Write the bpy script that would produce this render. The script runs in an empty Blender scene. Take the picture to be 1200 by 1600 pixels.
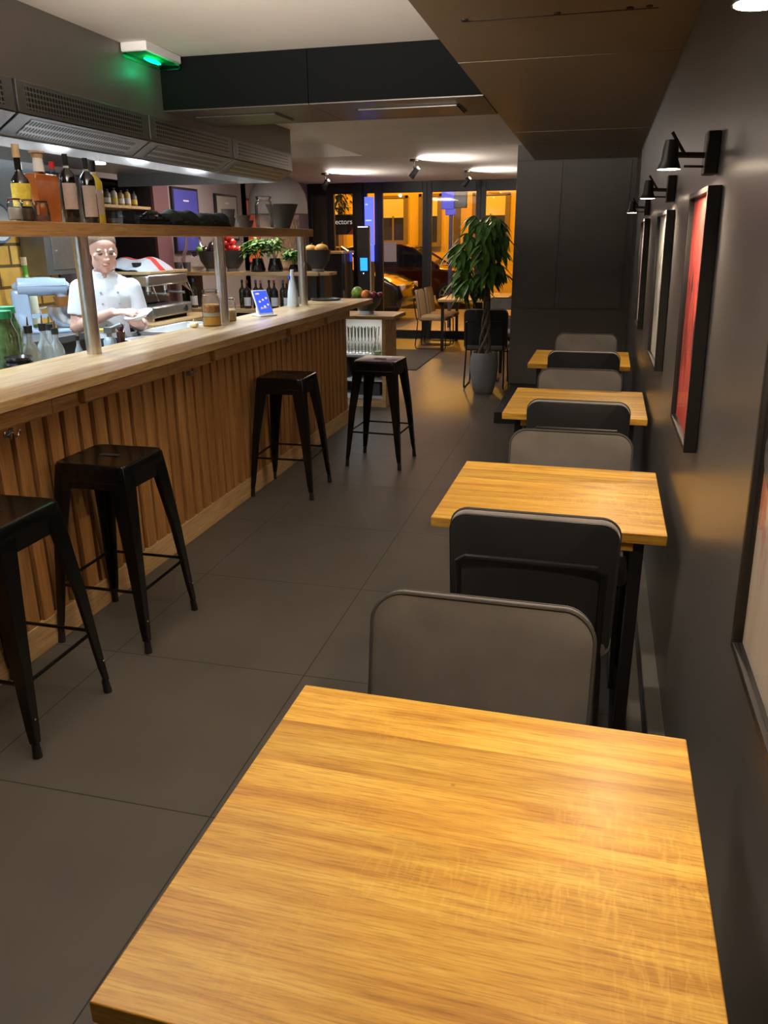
import bpy, bmesh, math, random
from mathutils import Vector, Matrix, Euler
random.seed(7)
PI = math.pi
C = bpy.context.scene.collection
S = bpy.context.scene
# ------------------------------------------------------------------ camera
CAM_Z = 1.57
PITCH, YAW, ROLL = math.radians(19.1287), math.radians(14.2877), math.radians(-0.4526)
cd = bpy.data.cameras.new('camera'); cam = bpy.data.objects.new('camera', cd); C.objects.link(cam)
cy, sy, cp, sp = math.cos(YAW), math.sin(YAW), math.cos(PITCH), math.sin(PITCH)
fw = Vector((-sy*cp, cy*cp, -sp)); rt = Vector((cy, sy, 0)); up = rt.cross(fw)
r2 = math.cos(ROLL)*rt + math.sin(ROLL)*up; u2 = -math.sin(ROLL)*rt + math.cos(ROLL)*up
cam.matrix_world = Matrix(((r2.x, u2.x, -fw.x, 0), (r2.y, u2.y, -fw.y, 0), (r2.z, u2.z, -fw.z, CAM_Z), (0, 0, 0, 1)))
cd.sensor_fit = 'VERTICAL'; cd.sensor_height = 32; cd.lens = 32*1231.36/1600; cd.clip_start = .02; cd.clip_end = 200
S.camera = cam
# ------------------------------------------------------------------ world + exposure
w = bpy.data.worlds.new('world'); S.world = w; w.use_nodes = True
w.node_tree.nodes['Background'].inputs[0].default_value = (.010, .013, .022, 1)
w.node_tree.nodes['Background'].inputs[1].default_value = 1
S.view_settings.view_transform = 'Standard'; S.view_settings.look = 'None'
S.view_settings.gamma = 1; S.view_settings.exposure = .5; S.view_settings.use_curve_mapping = False

def light(name, kind, loc, energy, col, rot=(0, 0, 0), size=.1, sizey=None, angle=None, blend=.3, parent=None, spread=None):
    d = bpy.data.lights.new(name, kind); d.energy = energy; d.color = col
    if kind == 'AREA':
        d.size = size
        if sizey: d.shape = 'RECTANGLE'; d.size_y = sizey
        if spread: d.spread = spread
    else: d.shadow_soft_size = size
    if kind == 'SPOT': d.spot_size = angle; d.spot_blend = blend
    o = bpy.data.objects.new(name, d); C.objects.link(o); o.location = loc; o.rotation_euler = rot
    if parent: o.parent = parent
    return o
WARM = (1, .77, .52); COLD = (.72, .87, 1.0); SOD = (1, .47, .045)
# added unseen fill: soft light behind the viewer, wash up onto the ceiling
light('room_fill', 'AREA', (-.6, -1.0, 2.5), 8, (1, .80, .60), size=1.6, sizey=1.6)
light('ceiling_fill', 'SPOT', (-1.35, 1.0, 1.98), 760, (1, .90, .80), rot=(math.radians(121), 0, math.radians(-2)), size=.12, angle=math.radians(76), blend=1.)
light('kitchen_light', 'AREA', (-3.3, 4.4, 2.5), 8, COLD, size=.9, sizey=3.6)
light('kitchen_end_light', 'AREA', (-3.3, 7.9, 2.38), 26, (1, .86, .78), size=.5, sizey=1.2)
light('dining_light', 'AREA', (-2.4, 10.4, 2.38), 12, (1, .78, .58), size=.8, sizey=1.6)
for sx, syy, e in ((-8.5, 21.5, 900), (-4.0, 22, 900), (0.5, 22, 700)):
    light('street_light', 'POINT', (sx, syy, 5.6), e, SOD, size=.25)
light('pavement_light', 'AREA', (-2.6, 14.3, 2.9), 45, (1, .78, .60), size=2.4, sizey=1.0)

# ------------------------------------------------------------------ node materials
def newmat(name):
    m = bpy.data.materials.new(name); m.use_nodes = True
    nt = m.node_tree; b = nt.nodes['Principled BSDF']; return m, nt, b
def P(name, col, rough=.5, metal=0., noise=0., nscale=8., bump=0., bscale=200., coat=0., sheen=0., emis=None, estr=0., spec=None, alpha=None):
    m, nt, b = newmat(name)
    b.inputs['Base Color'].default_value = (*col, 1); b.inputs['Roughness'].default_value = rough
    b.inputs['Metallic'].default_value = metal; b.inputs['Coat Weight'].default_value = coat; b.inputs['Coat Roughness'].default_value = .05
    b.inputs['Sheen Weight'].default_value = sheen
    if spec is not None: b.inputs['Specular IOR Level'].default_value = spec
    if emis: b.inputs['Emission Color'].default_value = (*emis, 1); b.inputs['Emission Strength'].default_value = estr
    tc = nt.nodes.new('ShaderNodeTexCoord')
    if noise:
        n = nt.nodes.new('ShaderNodeTexNoise'); n.inputs['Scale'].default_value = nscale; n.inputs['Detail'].default_value = 6
        r = nt.nodes.new('ShaderNodeValToRGB')
        r.color_ramp.elements[0].color = (*[c*(1-noise) for c in col], 1); r.color_ramp.elements[1].color = (*[min(1, c*(1+noise)) for c in col], 1)
        r.color_ramp.elements[0].position = .3; r.color_ramp.elements[1].position = .7
        nt.links.new(tc.outputs['Object'], n.inputs['Vector']); nt.links.new(n.outputs['Fac'], r.inputs['Fac']); nt.links.new(r.outputs['Color'], b.inputs['Base Color'])
    if bump:
        n = nt.nodes.new('ShaderNodeTexNoise'); n.inputs['Scale'].default_value = bscale
        bp = nt.nodes.new('ShaderNodeBump'); bp.inputs['Strength'].default_value = bump; bp.inputs['Distance'].default_value = .002
        nt.links.new(tc.outputs['Object'], n.inputs['Vector']); nt.links.new(n.outputs['Fac'], bp.inputs['Height']); nt.links.new(bp.outputs['Normal'], b.inputs['Normal'])
    return m
def MIX(nt, a, b_, fac, mode='MIX'):
    x = nt.nodes.new('ShaderNodeMix'); x.data_type = 'RGBA'; x.blend_type = mode
    for s, v in ((x.inputs[6], a), (x.inputs[7], b_), (x.inputs[0], fac)):
        if hasattr(v, 'is_output'): nt.links.new(v, s)
        elif isinstance(v, tuple): s.default_value = (*v, 1)
        else: s.default_value = v
    return x.outputs[2]
def MATH(nt, op, a, b_=None, c=None):
    x = nt.nodes.new('ShaderNodeMath'); x.operation = op
    for i, v in enumerate((a, b_, c)):
        if v is None: continue
        if hasattr(v, 'is_output'): nt.links.new(v, x.inputs[i])
        else: x.inputs[i].default_value = v
    return x.outputs[0]
def RAMP(nt, fac, stops):
    r = nt.nodes.new('ShaderNodeValToRGB'); e = r.color_ramp.elements
    while len(e) < len(stops): e.new(.5)
    for el, (p, c) in zip(e, stops): el.position = p; el.color = (*c, 1)
    nt.links.new(fac, r.inputs['Fac']); return r.outputs['Color']
def wood(name, dark, mid, lite, grain='X', rough=.35, board=.0, gscale=1., knots=False, coat=.0, figure=0.):
    m, nt, b = newmat(name); tc = nt.nodes.new('ShaderNodeTexCoord')
    mp = nt.nodes.new('ShaderNodeMapping'); nt.links.new(tc.outputs['Object'], mp.inputs['Vector'])
    rot = {'X': (0, 0, 0), 'Y': (0, 0, PI/2), 'Z': (0, PI/2, 0)}[grain]
    mp.inputs['Rotation'].default_value = rot
    sep = nt.nodes.new('ShaderNodeSeparateXYZ'); nt.links.new(mp.outputs['Vector'], sep.inputs[0])
    X, Yv, Zv = sep.outputs
    comb = nt.nodes.new('ShaderNodeCombineXYZ')
    if board:
        bi = MATH(nt, 'FLOOR', MATH(nt, 'DIVIDE', Yv, board))
        wn = nt.nodes.new('ShaderNodeTexWhiteNoise'); wn.noise_dimensions = '1D'; nt.links.new(bi, wn.inputs['W'])
        off = MATH(nt, 'MULTIPLY', wn.outputs['Value'], 7.3)
    else: off = 0.
    nt.links.new(MATH(nt, 'ADD', MATH(nt, 'MULTIPLY', X, 1.3*gscale), off), comb.inputs[0])
    nt.links.new(MATH(nt, 'MULTIPLY', Yv, 16*gscale), comb.inputs[1]); nt.links.new(MATH(nt, 'MULTIPLY', Zv, 16*gscale), comb.inputs[2])
    n1 = nt.nodes.new('ShaderNodeTexNoise'); n1.inputs['Scale'].default_value = 1; n1.inputs['Detail'].default_value = 5; n1.inputs['Distortion'].default_value = .8
    nt.links.new(comb.outputs[0], n1.inputs['Vector'])
    n2 = nt.nodes.new('ShaderNodeTexNoise'); n2.inputs['Scale'].default_value = 1; n2.inputs['Detail'].default_value = 8; n2.inputs['Roughness'].default_value = .7
    c2 = nt.nodes.new('ShaderNodeVectorMath'); c2.operation = 'MULTIPLY'; c2.inputs[1].default_value = (5, 9, 9); nt.links.new(comb.outputs[0], c2.inputs[0]); nt.links.new(c2.outputs[0], n2.inputs['Vector'])
    col = RAMP(nt, n1.outputs['Fac'], [(.28, dark), (.5, mid), (.72, lite)])
    fine = RAMP(nt, n2.outputs['Fac'], [(.38, (.66, .60, .54)), (.53, (1, 1, 1))])
    col = MIX(nt, col, fine, .95, 'MULTIPLY')
    if board:
        v = MATH(nt, 'ADD', MATH(nt, 'MULTIPLY', wn.outputs['Value'], .34), .80)
        cc = nt.nodes.new('ShaderNodeCombineXYZ')
        for i in range(3): nt.links.new(v, cc.inputs[i])
        col = MIX(nt, col, cc.outputs[0], 1., 'MULTIPLY')
    if figure:
        c3 = nt.nodes.new('ShaderNodeVectorMath'); c3.operation = 'MULTIPLY'; c3.inputs[1].default_value = (34, .55, 1); nt.links.new(comb.outputs[0], c3.inputs[0])
        n3 = nt.nodes.new('ShaderNodeTexNoise'); n3.inputs['Scale'].default_value = 1; n3.inputs['Distortion'].default_value = 1.5; nt.links.new(c3.outputs[0], n3.inputs['Vector'])
        n4 = nt.nodes.new('ShaderNodeTexNoise'); n4.inputs['Scale'].default_value = 3.2; nt.links.new(tc.outputs['Object'], n4.inputs['Vector'])
        f = MATH(nt, 'MULTIPLY', RAMP(nt, n3.outputs['Fac'], [(.5, (0, 0, 0)), (.66, (1, 1, 1))]), RAMP(nt, n4.outputs['Fac'], [(.5, (0, 0, 0)), (.66, (1, 1, 1))]))
        col = MIX(nt, col, tuple(min(1, c*1.35) for c in lite), MATH(nt, 'MULTIPLY', f, figure))
    if knots:
        vo = nt.nodes.new('ShaderNodeTexVoronoi'); vo.inputs['Scale'].default_value = 5.5; nt.links.new(tc.outputs['Object'], vo.inputs['Vector'])
        k = RAMP(nt, vo.outputs['Distance'], [(.018, (1, 1, 1)), (.04, (0, 0, 0))])
        col = MIX(nt, col, tuple(c*.25 for c in dark), k)
    nt.links.new(col, b.inputs['Base Color']); b.inputs['Roughness'].default_value = rough; b.inputs['Coat Weight'].default_value = coat; b.inputs['Coat Roughness'].default_value = .25
    bp = nt.nodes.new('ShaderNodeBump'); bp.inputs['Strength'].default_value = .12; bp.inputs['Distance'].default_value = .001
    nt.links.new(n2.outputs['Fac'], bp.inputs['Height']); nt.links.new(bp.outputs['Normal'], b.inputs['Normal'])
    return m
def glass(name, tint=(1, 1, 1), refl=1.):
    m = bpy.data.materials.new(name); m.use_nodes = True; nt = m.node_tree; nt.nodes.clear()
    o = nt.nodes.new('ShaderNodeOutputMaterial'); t = nt.nodes.new('ShaderNodeBsdfTransparent'); t.inputs[0].default_value = (*tint, 1)
    g = nt.nodes.new('ShaderNodeBsdfGlossy'); g.inputs['Roughness'].default_value = .03
    f = nt.nodes.new('ShaderNodeFresnel'); f.inputs[0].default_value = 1.5
    mx = nt.nodes.new('ShaderNodeMixShader')
    nt.links.new(MATH(nt, 'MULTIPLY', f.outputs[0], refl), mx.inputs[0]); nt.links.new(t.outputs[0], mx.inputs[1]); nt.links.new(g.outputs[0], mx.inputs[2]); nt.links.new(mx.outputs[0], o.inputs[0])
    return m
def floor_mat():
    m, nt, b = newmat('floor_tile'); tc = nt.nodes.new('ShaderNodeTexCoord'); sep = nt.nodes.new('ShaderNodeSeparateXYZ'); nt.links.new(tc.outputs['Object'], sep.inputs[0])
    def seam(v, o):
        u = MATH(nt, 'DIVIDE', MATH(nt, 'SUBTRACT', v, o), .8)
        d = MATH(nt, 'ABSOLUTE', MATH(nt, 'SUBTRACT', MATH(nt, 'FRACT', MATH(nt, 'ADD', u, .5)), .5))
        return MATH(nt, 'LESS_THAN', d, .0028)
    s = MATH(nt, 'MAXIMUM', seam(sep.outputs[0], -.95), seam(sep.outputs[1], 1.675))
    n = nt.nodes.new('ShaderNodeTexNoise'); n.inputs['Scale'].default_value = 3; n.inputs['Detail'].default_value = 8; nt.links.new(tc.outputs['Object'], n.inputs['Vector'])
    base = RAMP(nt, n.outputs['Fac'], [(.3, (.076, .067, .057)), (.7, (.092, .082, .070))])
    nt.links.new(MIX(nt, base, (.012, .011, .010), s), b.inputs['Base Color']); b.inputs['Roughness'].default_value = .5; b.inputs['Specular IOR Level'].default_value = .35
    return m
def brick_mat(name, c1, c2, mort, bw, bh, axis='YZ', ms=.012):
    m, nt, b = newmat(name); tc = nt.nodes.new('ShaderNodeTexCoord'); sep = nt.nodes.new('ShaderNodeSeparateXYZ'); nt.links.new(tc.outputs['Object'], sep.inputs[0])
    cb = nt.nodes.new('ShaderNodeCombineXYZ'); idx = {'X': 0, 'Y': 1, 'Z': 2}
    nt.links.new(sep.outputs[idx[axis[0]]], cb.inputs[0]); nt.links.new(sep.outputs[idx[axis[1]]], cb.inputs[1])
    br = nt.nodes.new('ShaderNodeTexBrick'); br.inputs['Scale'].default_value = 1; br.inputs['Brick Width'].default_value = bw; br.inputs['Row Height'].default_value = bh
    br.inputs['Mortar Size'].default_value = ms; br.inputs['Color1'].default_value = (*c1, 1); br.inputs['Color2'].default_value = (*c2, 1); br.inputs['Mortar'].default_value = (*mort, 1)
    nt.links.new(cb.outputs[0], br.inputs['Vector'])
    n = nt.nodes.new('ShaderNodeTexNoise'); n.inputs['Scale'].default_value = 9; n.inputs['Detail'].default_value = 6; nt.links.new(tc.outputs['Object'], n.inputs['Vector'])
    nt.links.new(MIX(nt, br.outputs['Color'], RAMP(nt, n.outputs['Fac'], [(.35, (.72, .62, .5)), (.65, (1, 1, 1))]), .6, 'MULTIPLY'), b.inputs['Base Color']); b.inputs['Roughness'].default_value = .35
    return m
def mesh_mat(name, col, hole, pitch, axis='YZ', thr=.25):
    m, nt, b = newmat(name); tc = nt.nodes.new('ShaderNodeTexCoord'); sep = nt.nodes.new('ShaderNodeSeparateXYZ'); nt.links.new(tc.outputs['Object'], sep.inputs[0])
    idx = {'X': 0, 'Y': 1, 'Z': 2}
    def w_(i): return MATH(nt, 'ABSOLUTE', MATH(nt, 'SINE', MATH(nt, 'MULTIPLY', sep.outputs[idx[i]], PI/pitch)))
    f = MATH(nt, 'GREATER_THAN', MATH(nt, 'MULTIPLY', w_(axis[0]), w_(axis[1])), thr)
    nt.links.new(MIX(nt, col, hole, f), b.inputs['Base Color']); b.inputs['Roughness'].default_value = .35
    nt.links.new(MATH(nt, 'SUBTRACT', .9, MATH(nt, 'MULTIPLY', f, .8)), b.inputs['Metallic'])
    return m
def art_mat(name, bg, streak, ink, wash=.5, scale=3.):
    m, nt, b = newmat(name); tc = nt.nodes.new('ShaderNodeTexCoord')
    mp = nt.nodes.new('ShaderNodeMapping'); mp.inputs['Scale'].default_value = (1, 14, 1.2); nt.links.new(tc.outputs['Object'], mp.inputs['Vector'])
    n = nt.nodes.new('ShaderNodeTexNoise'); n.inputs['Scale'].default_value = scale; n.inputs['Detail'].default_value = 7; n.inputs['Distortion'].default_value = .6; nt.links.new(mp.outputs[0], n.inputs['Vector'])
    col = RAMP(nt, n.outputs['Fac'], [(.35, streak), (.62, bg)])
    n2 = nt.nodes.new('ShaderNodeTexNoise'); n2.inputs['Scale'].default_value = 9; n2.inputs['Detail'].default_value = 8; n2.inputs['Roughness'].default_value = .75
    mp2 = nt.nodes.new('ShaderNodeMapping'); mp2.inputs['Scale'].default_value = (1, 2.2, .8); nt.links.new(tc.outputs['Object'], mp2.inputs['Vector']); nt.links.new(mp2.outputs[0], n2.inputs['Vector'])
    sep = nt.nodes.new('ShaderNodeSeparateXYZ'); nt.links.new(tc.outputs['Object'], sep.inputs[0])
    band = RAMP(nt, MATH(nt, 'ADD', sep.outputs[2], .0), [(.12, (0, 0, 0)), (.25, (1, 1, 1)), (.42, (1, 1, 1)), (.5, (0, 0, 0))])
    k = MATH(nt, 'MULTIPLY', RAMP(nt, n2.outputs['Fac'], [(.49, (0, 0, 0)), (.56, (1, 1, 1))]), band)
    col = MIX(nt, col, ink, MATH(nt, 'MULTIPLY', k, wash))
    nt.links.new(col, b.inputs['Base Color']); b.inputs['Roughness'].default_value = .5
    return m

M = {}
M['floor'] = floor_mat()
M['ceiling'] = P('ceiling_paint', (.76, .72, .66), .8, noise=.03, nscale=2)
M['wall_dark'] = P('charcoal_satin_paint', (.115, .111, .112), .30, noise=.05, nscale=1.5, bump=.05, bscale=60)
M['pier'] = P('charcoal_panel', (.128, .112, .10), .5, noise=.05, nscale=3)
M['beam'] = P('black_beam_paint', (.0042, .0050, .0050), .75, bump=.2, bscale=300, spec=.08)
M['bronze'] = P('bronze_metal_panel', (.29, .235, .155), .40, .55, noise=.06, nscale=2)
M['bronze_dark'] = P('dark_gap', (.01, .008, .006), .6)
M['fascia'] = P('taupe_laminate', (.145, .126, .108), .45, .2, noise=.04)
M['steel'] = P('brushed_steel', (.62, .61, .60), .28, .95, noise=.06, nscale=30)
M['steel_d'] = P('dull_steel', (.26, .255, .25), .38, .85, noise=.06, nscale=12)
M['chrome'] = P('chrome', (.8, .8, .82), .12, 1.)
M['mesh'] = mesh_mat('perforated_steel', (.36, .35, .34), (.02, .02, .02), .022, thr=.35)
M['oak'] = wood('oak_counter', (.42, .25, .095), (.60, .40, .18), (.74, .54, .28), 'Y', .34, board=.09, coat=.15)
M['oak_slat'] = wood('oak_slat', (.27, .12, .032), (.37, .18, .052), (.46, .245, .085), 'Z', .5)
M['oak_face'] = wood('oak_fascia', (.34, .17, .055), (.46, .25, .09), (.56, .33, .13), 'Y', .45)
M['oak_back'] = wood('oak_backing', (.085, .032, .010), (.11, .044, .014), (.14, .06, .02), 'Z', .6)
M['oak_x'] = wood('oak_across', (.42, .26, .11), (.58, .40, .19), (.70, .52, .28), 'X', .4)
M['plinth_oak'] = wood('oak_plinth', (.40, .25, .11), (.50, .33, .16), (.58, .40, .20), 'Y', .5)
M['table'] = wood('golden_hardwood', (.44, .20, .022), (.63, .345, .045), (.76, .48, .085), 'X', .46, board=.115, gscale=2.0, knots=True, coat=.08, figure=.2)
M['table'].node_tree.nodes['Principled BSDF'].inputs['Specular IOR Level'].default_value = .35
M['black_metal'] = P('black_gloss_metal', (.004, .004, .004), .2, 0, coat=.12, spec=.35)
M['black_matte'] = P('black_matte_metal', (.012, .012, .013), .45, .2)
M['velvet'] = P('grey_velvet', (.128, .121, .116), .85, noise=.16, nscale=7, sheen=.35, bump=.15, bscale=500)
M['velvet_shaded'] = P('grey_velvet_shaded', (.020, .021, .023), .6, noise=.1, nscale=7, sheen=.1)  # same grey velvet, with the unlit back's shade put into its colour
M['piping'] = P('piping', (.055, .052, .05), .8)
M['tan_fabric'] = P('taupe_fabric', (.30, .22, .14), .85, noise=.1, nscale=7)
M['glass'] = glass('clear_glass', (.97, .98, .97), .9)
M['window'] = glass('window_glass', (.93, .94, .95), 1.); M['pic_glass'] = glass('picture_glass', (.99, .99, .99), .12)
M['frost'] = P('frosted_glass', (.75, .78, .80), .35, alpha=1)
M['black_plastic'] = P('black_plastic', (.02, .02, .022), .35)
M['white_plastic'] = P('white_plastic', (.78, .78, .77), .4)
M['ceramic'] = P('white_ceramic', (.82, .82, .80), .2, coat=.3)
M['stoneware'] = P('dark_stoneware', (.055, .055, .06), .5, noise=.12, nscale=30)
M['grey_stone'] = P('grey_stoneware', (.11, .10, .10), .6, noise=.12, nscale=40)
M['concrete'] = P('grey_concrete_pot', (.20, .21, .225), .65, noise=.08, nscale=14)
M['bulb'] = P('lamp_glow', (1, .9, .75), .4, emis=(1, .80, .55), estr=28)
M['bulb_cold'] = P('hood_lamp_glow', (1, 1, 1), .4, emis=(.85, .93, 1), estr=18)
M['green_glow'] = P('green_indicator', (0, .5, .3), .3, emis=(.0, 1, .42), estr=8)
M['leaf'] = P('plant_leaf', (.10, .24, .045), .32, noise=.35, nscale=9)
M['herb'] = P('herb_leaf', (.09, .25, .04), .5, noise=.35, nscale=30)
M['bark'] = P('bark', (.12, .10, .07), .75, noise=.3, nscale=30)
M['soil'] = P('soil', (.03, .022, .015), .9)
M['skin'] = P('skin', (.72, .43, .34), .5, noise=.05, nscale=10)
M['hair'] = P('hair', (.19, .12, .07), .6, noise=.2, nscale=80)
M['jacket'] = P('white_cotton', (.78, .82, .86), .75, bump=.1)
M['navy'] = P('navy_apron', (.02, .025, .055), .8)
M['paper'] = P('paper', (.66, .60, .55), .8)
M['ochre'] = P('ochre_render', (.70, .44, .05), .8, noise=.05, nscale=1)

# ------------------------------------------------------------------ geometry helpers
class MB:
    def __init__(s): s.b = bmesh.new()
    def _xf(s, vs, mat):
        if mat is not None: bmesh.ops.transform(s.b, matrix=mat, verts=vs)
    def box(s, lo, hi, mat=None, bev=0):
        r = bmesh.ops.create_cube(s.b, size=1)['verts']
        lo, hi = Vector(lo), Vector(hi); c = (lo+hi)/2; d = hi-lo
        for v in r: v.co = Vector((v.co.x*d.x+c.x, v.co.y*d.y+c.y, v.co.z*d.z+c.z))
        if bev:
            es = list({e for v in r for e in v.link_edges}); q = bmesh.ops.bevel(s.b, geom=es, offset=bev, segments=2, affect='EDGES', profile=.5)
            r = list({v for f in q['faces'] for v in f.verts} | {v for v in r if v.is_valid})
        s._xf(r, mat); return s
    def cyl(s, p0, p1, r0, r1=None, seg=16, caps=True, mat=None):
        r1 = r0 if r1 is None else r1; p0, p1 = Vector(p0), Vector(p1); d = p1-p0
        q = bmesh.ops.create_cone(s.b, cap_ends=caps, segments=seg, radius1=r0, radius2=r1, depth=d.length)['verts']
        t = Matrix.Translation((p0+p1)/2) @ d.to_track_quat('Z', 'Y').to_matrix().to_4x4()
        bmesh.ops.transform(s.b, matrix=t, verts=q); s._xf(q, mat); return s
    def ball(s, c, r, sc=(1, 1, 1), seg=16, rot=None, mat=None):
        q = bmesh.ops.create_uvsphere(s.b, u_segments=seg, v_segments=max(6, seg*2//3), radius=r)['verts']
        t = Matrix.Translation(c) @ (rot.to_4x4() if rot else Matrix()) @ Matrix.Diagonal((*sc, 1))
        bmesh.ops.transform(s.b, matrix=t, verts=q); s._xf(q, mat); return s
    def lathe(s, prof, c=(0, 0, 0), seg=20, sx=1., sy_=1., a0=0., a1=2*PI, mat=None):
        full = abs(a1-a0-2*PI) < 1e-6; n = seg if full else seg+1; rings = []; new = []
        for r, z in prof:
            ring = []
            if r < 1e-6: v = s.b.verts.new((c[0], c[1], c[2]+z)); ring = [v]; new.append(v)
            else:
                for i in range(n):
                    a = a0+(a1-a0)*i/seg; v = s.b.verts.new((c[0]+r*math.cos(a)*sx, c[1]+r*math.sin(a)*sy_, c[2]+z)); ring.append(v); new.append(v)
            rings.append(ring)
        for A, B in zip(rings, rings[1:]):
            for i in range(seg):
                j = (i+1) % len(A) if full else i+1
                try:
                    if len(A) == 1 and len(B) > 1: s.b.faces.new((A[0], B[(i+1) % len(B)] if full else B[i+1], B[i]))
                    elif len(B) == 1 and len(A) > 1: s.b.faces.new((A[i], A[j], B[0]))
                    elif len(A) > 1: s.b.faces.new((A[i], A[j], B[j], B[i]))
                except ValueError: pass
        s._xf(new, mat); return s
    def tube(s, pts, r, seg=8, closed=False, mat=None, r_end=None):
        pts = [Vector(p) for p in pts]; n = len(pts); rings = []; new = []
        up_ = Vector((0, 0, 1)); prev = None
        for i, p in enumerate(pts):
            if closed: t = pts[(i+1) % n]-pts[i-1]
            else: t = pts[min(i+1, n-1)]-pts[max(i-1, 0)]
            t.normalize()
            if prev is None:
                a = up_.cross(t)
                if a.length < .1: a = Vector((1, 0, 0)).cross(t)
            else: a = prev-t*prev.dot(t)
            a.normalize(); prev = a; b_ = t.cross(a)
            rr = r if r_end is None else r+(r_end-r)*i/(n-1)
            ring = [s.b.verts.new(p+a*rr*math.cos(2*PI*k/seg)+b_*rr*math.sin(2*PI*k/seg)) for k in range(seg)]
            rings.append(ring); new += ring
        for i in range(n if closed else n-1):
            A, B = rings[i], rings[(i+1) % n]
            for k in range(seg): s.b.faces.new((A[k], A[(k+1) % seg], B[(k+1) % seg], B[k]))
        if not closed: s.b.faces.new(rings[0][::-1]); s.b.faces.new(rings[-1])
        s._xf(new, mat); return s
    def prism(s, poly, vec, mat=None):
        vec = Vector(vec); A = [s.b.verts.new(Vector(p)) for p in poly]; B = [s.b.verts.new(Vector(p)+vec) for p in poly]; n = len(A)
        s.b.faces.new(A[::-1]); s.b.faces.new(B)
        for i in range(n): s.b.faces.new((A[i], A[(i+1) % n], B[(i+1) % n], B[i]))
        s._xf(A+B, mat); return s
    def quad(s, pts):
        s.b.faces.new([s.b.verts.new(Vector(p)) for p in pts]); return s
    def mesh(s, name):
        bmesh.ops.recalc_face_normals(s.b, faces=s.b.faces); me = bpy.data.meshes.new(name); s.b.to_mesh(me); s.b.free(); return me
def smooth(me, ang=35):
    for p in me.polygons: p.use_smooth = True
    try: me.set_sharp_from_angle(angle=math.radians(ang))
    except Exception: pass
def obj(name, mb, mat, parent=None, label=None, bevel=0., seg=2, sm=True):
    me = mb.mesh(name) if isinstance(mb, MB) else mb
    me.materials.append(mat)
    if sm: smooth(me)
    o = bpy.data.objects.new(name, me); C.objects.link(o)
    if parent: o.parent = parent
    if label: o['label'] = label
    if bevel:
        m = o.modifiers.new('bevel', 'BEVEL'); m.width = bevel; m.segments = seg; m.limit_method = 'ANGLE'; m.angle_limit = math.radians(40)
    return o
def tag(o, label, cat, group=None, kind=None):
    if label: o['label'] = label
    if cat: o['category'] = cat
    if group: o['group'] = group
    if kind: o['kind'] = kind
    return o
def thing(name, label, cat, loc=(0, 0, 0), rz=0, group=None):
    o = bpy.data.objects.new(name, None); C.objects.link(o); o.empty_display_size = .05
    o.location = loc; o.rotation_euler = (0, 0, rz); return tag(o, label, cat, group)
def struct(name, mb, mat, parent=None, bevel=0):
    o = obj(name, mb, mat, parent, bevel=bevel)
    if not parent: o['kind'] = 'structure'
    return o
def copy_tree(o, parent=None):
    c = o.copy(); C.objects.link(c)
    if parent: c.parent = parent
    for ch in list(o.children): copy_tree(ch, c)
    return c
def place(o, loc, rz=0, label=None, group=None):
    o.location = loc; o.rotation_euler = (0, 0, rz)
    if label: o['label'] = label
    if group: o['group'] = group
    return o
def bake(o):
    bpy.context.view_layer.update(); dg = bpy.context.evaluated_depsgraph_get()
    me = bpy.data.meshes.new_from_object(o.evaluated_get(dg)); old = o.data; o.modifiers.clear(); o.data = me; return o
def fuse(o, voxel, it=4, fac=.5):
    m = o.modifiers.new('r', 'REMESH'); m.mode = 'VOXEL'; m.voxel_size = voxel
    s_ = o.modifiers.new('s', 'SMOOTH'); s_.iterations = it; s_.factor = fac
    mat = o.data.materials[0]; bake(o)
    if not o.data.materials: o.data.materials.append(mat)
    for p in o.data.polygons: p.use_smooth = True
    return o
def text(name, body, size, mat, parent, loc, rot, ext=.001, align='LEFT', label=None):
    cu = bpy.data.curves.new(name, 'FONT'); cu.body = body; cu.size = size; cu.extrude = ext; cu.align_x = align
    t = bpy.data.objects.new(name, cu); C.objects.link(t); bpy.context.view_layer.update()
    me = bpy.data.meshes.new_from_object(t.evaluated_get(bpy.context.evaluated_depsgraph_get())); bpy.data.objects.remove(t)
    o = obj(name, me, mat, parent, label, sm=False); o.location = loc; o.rotation_euler = rot; return o

# wall on the right leans and turns a hair: x = XW(y, z)
def XW(y, z): return .304+.0114*y-.025*z
TA = -.019424                       # the row of tables is turned by this much
# ================================================================== STRUCTURE
Y0, Y1 = -2.4, 13.2
CEIL = 2.55
m = MB(); m.quad([(-4.7, Y0, 0), (1.6, Y0, 0), (1.6, 13.28, 0), (-4.7, 13.28, 0)]); m.quad([(-4.7, Y0, -.05), (1.6, Y0, -.05), (1.6, 13.28, -.05), (-4.7, 13.28, -.05)]); struct('floor', m, M['floor'])
m = MB(); m.box((-2.5, Y0, CEIL), (.6, 4.62, CEIL+.1)); m.box((-4.7, Y0, CEIL), (-2.5, 9.0, CEIL+.1)); m.box((-4.7, 9.0, 2.42), (1.6, 13.3, 2.65)); m.box((-2.5, 5.3, 2.42), (1.6, 9.0, 2.65))
struct('ceiling', m, M['ceiling'])
m = MB()
A = [(XW(Y0, 0), Y0, 0), (XW(8.6, 0), 8.6, 0), (XW(8.6, 2.6), 8.6, 2.6), (XW(Y0, 2.6), Y0, 2.6)]
m.prism(A, (.15, 0, 0)); struct('wall_right', m, M['wall_dark'])
m = MB(); m.box((-2.5, Y0-.1, 0), (.6, Y0, 2.6)); struct('wall_back', m, M['wall_dark'])
m = MB(); m.box((-4.7, 2.2, 0), (-2.48, 2.3, 2.6)); struct('wall_kitchen', m, P('kitchen_white_wall', (.55, .56, .56), .5))
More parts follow.
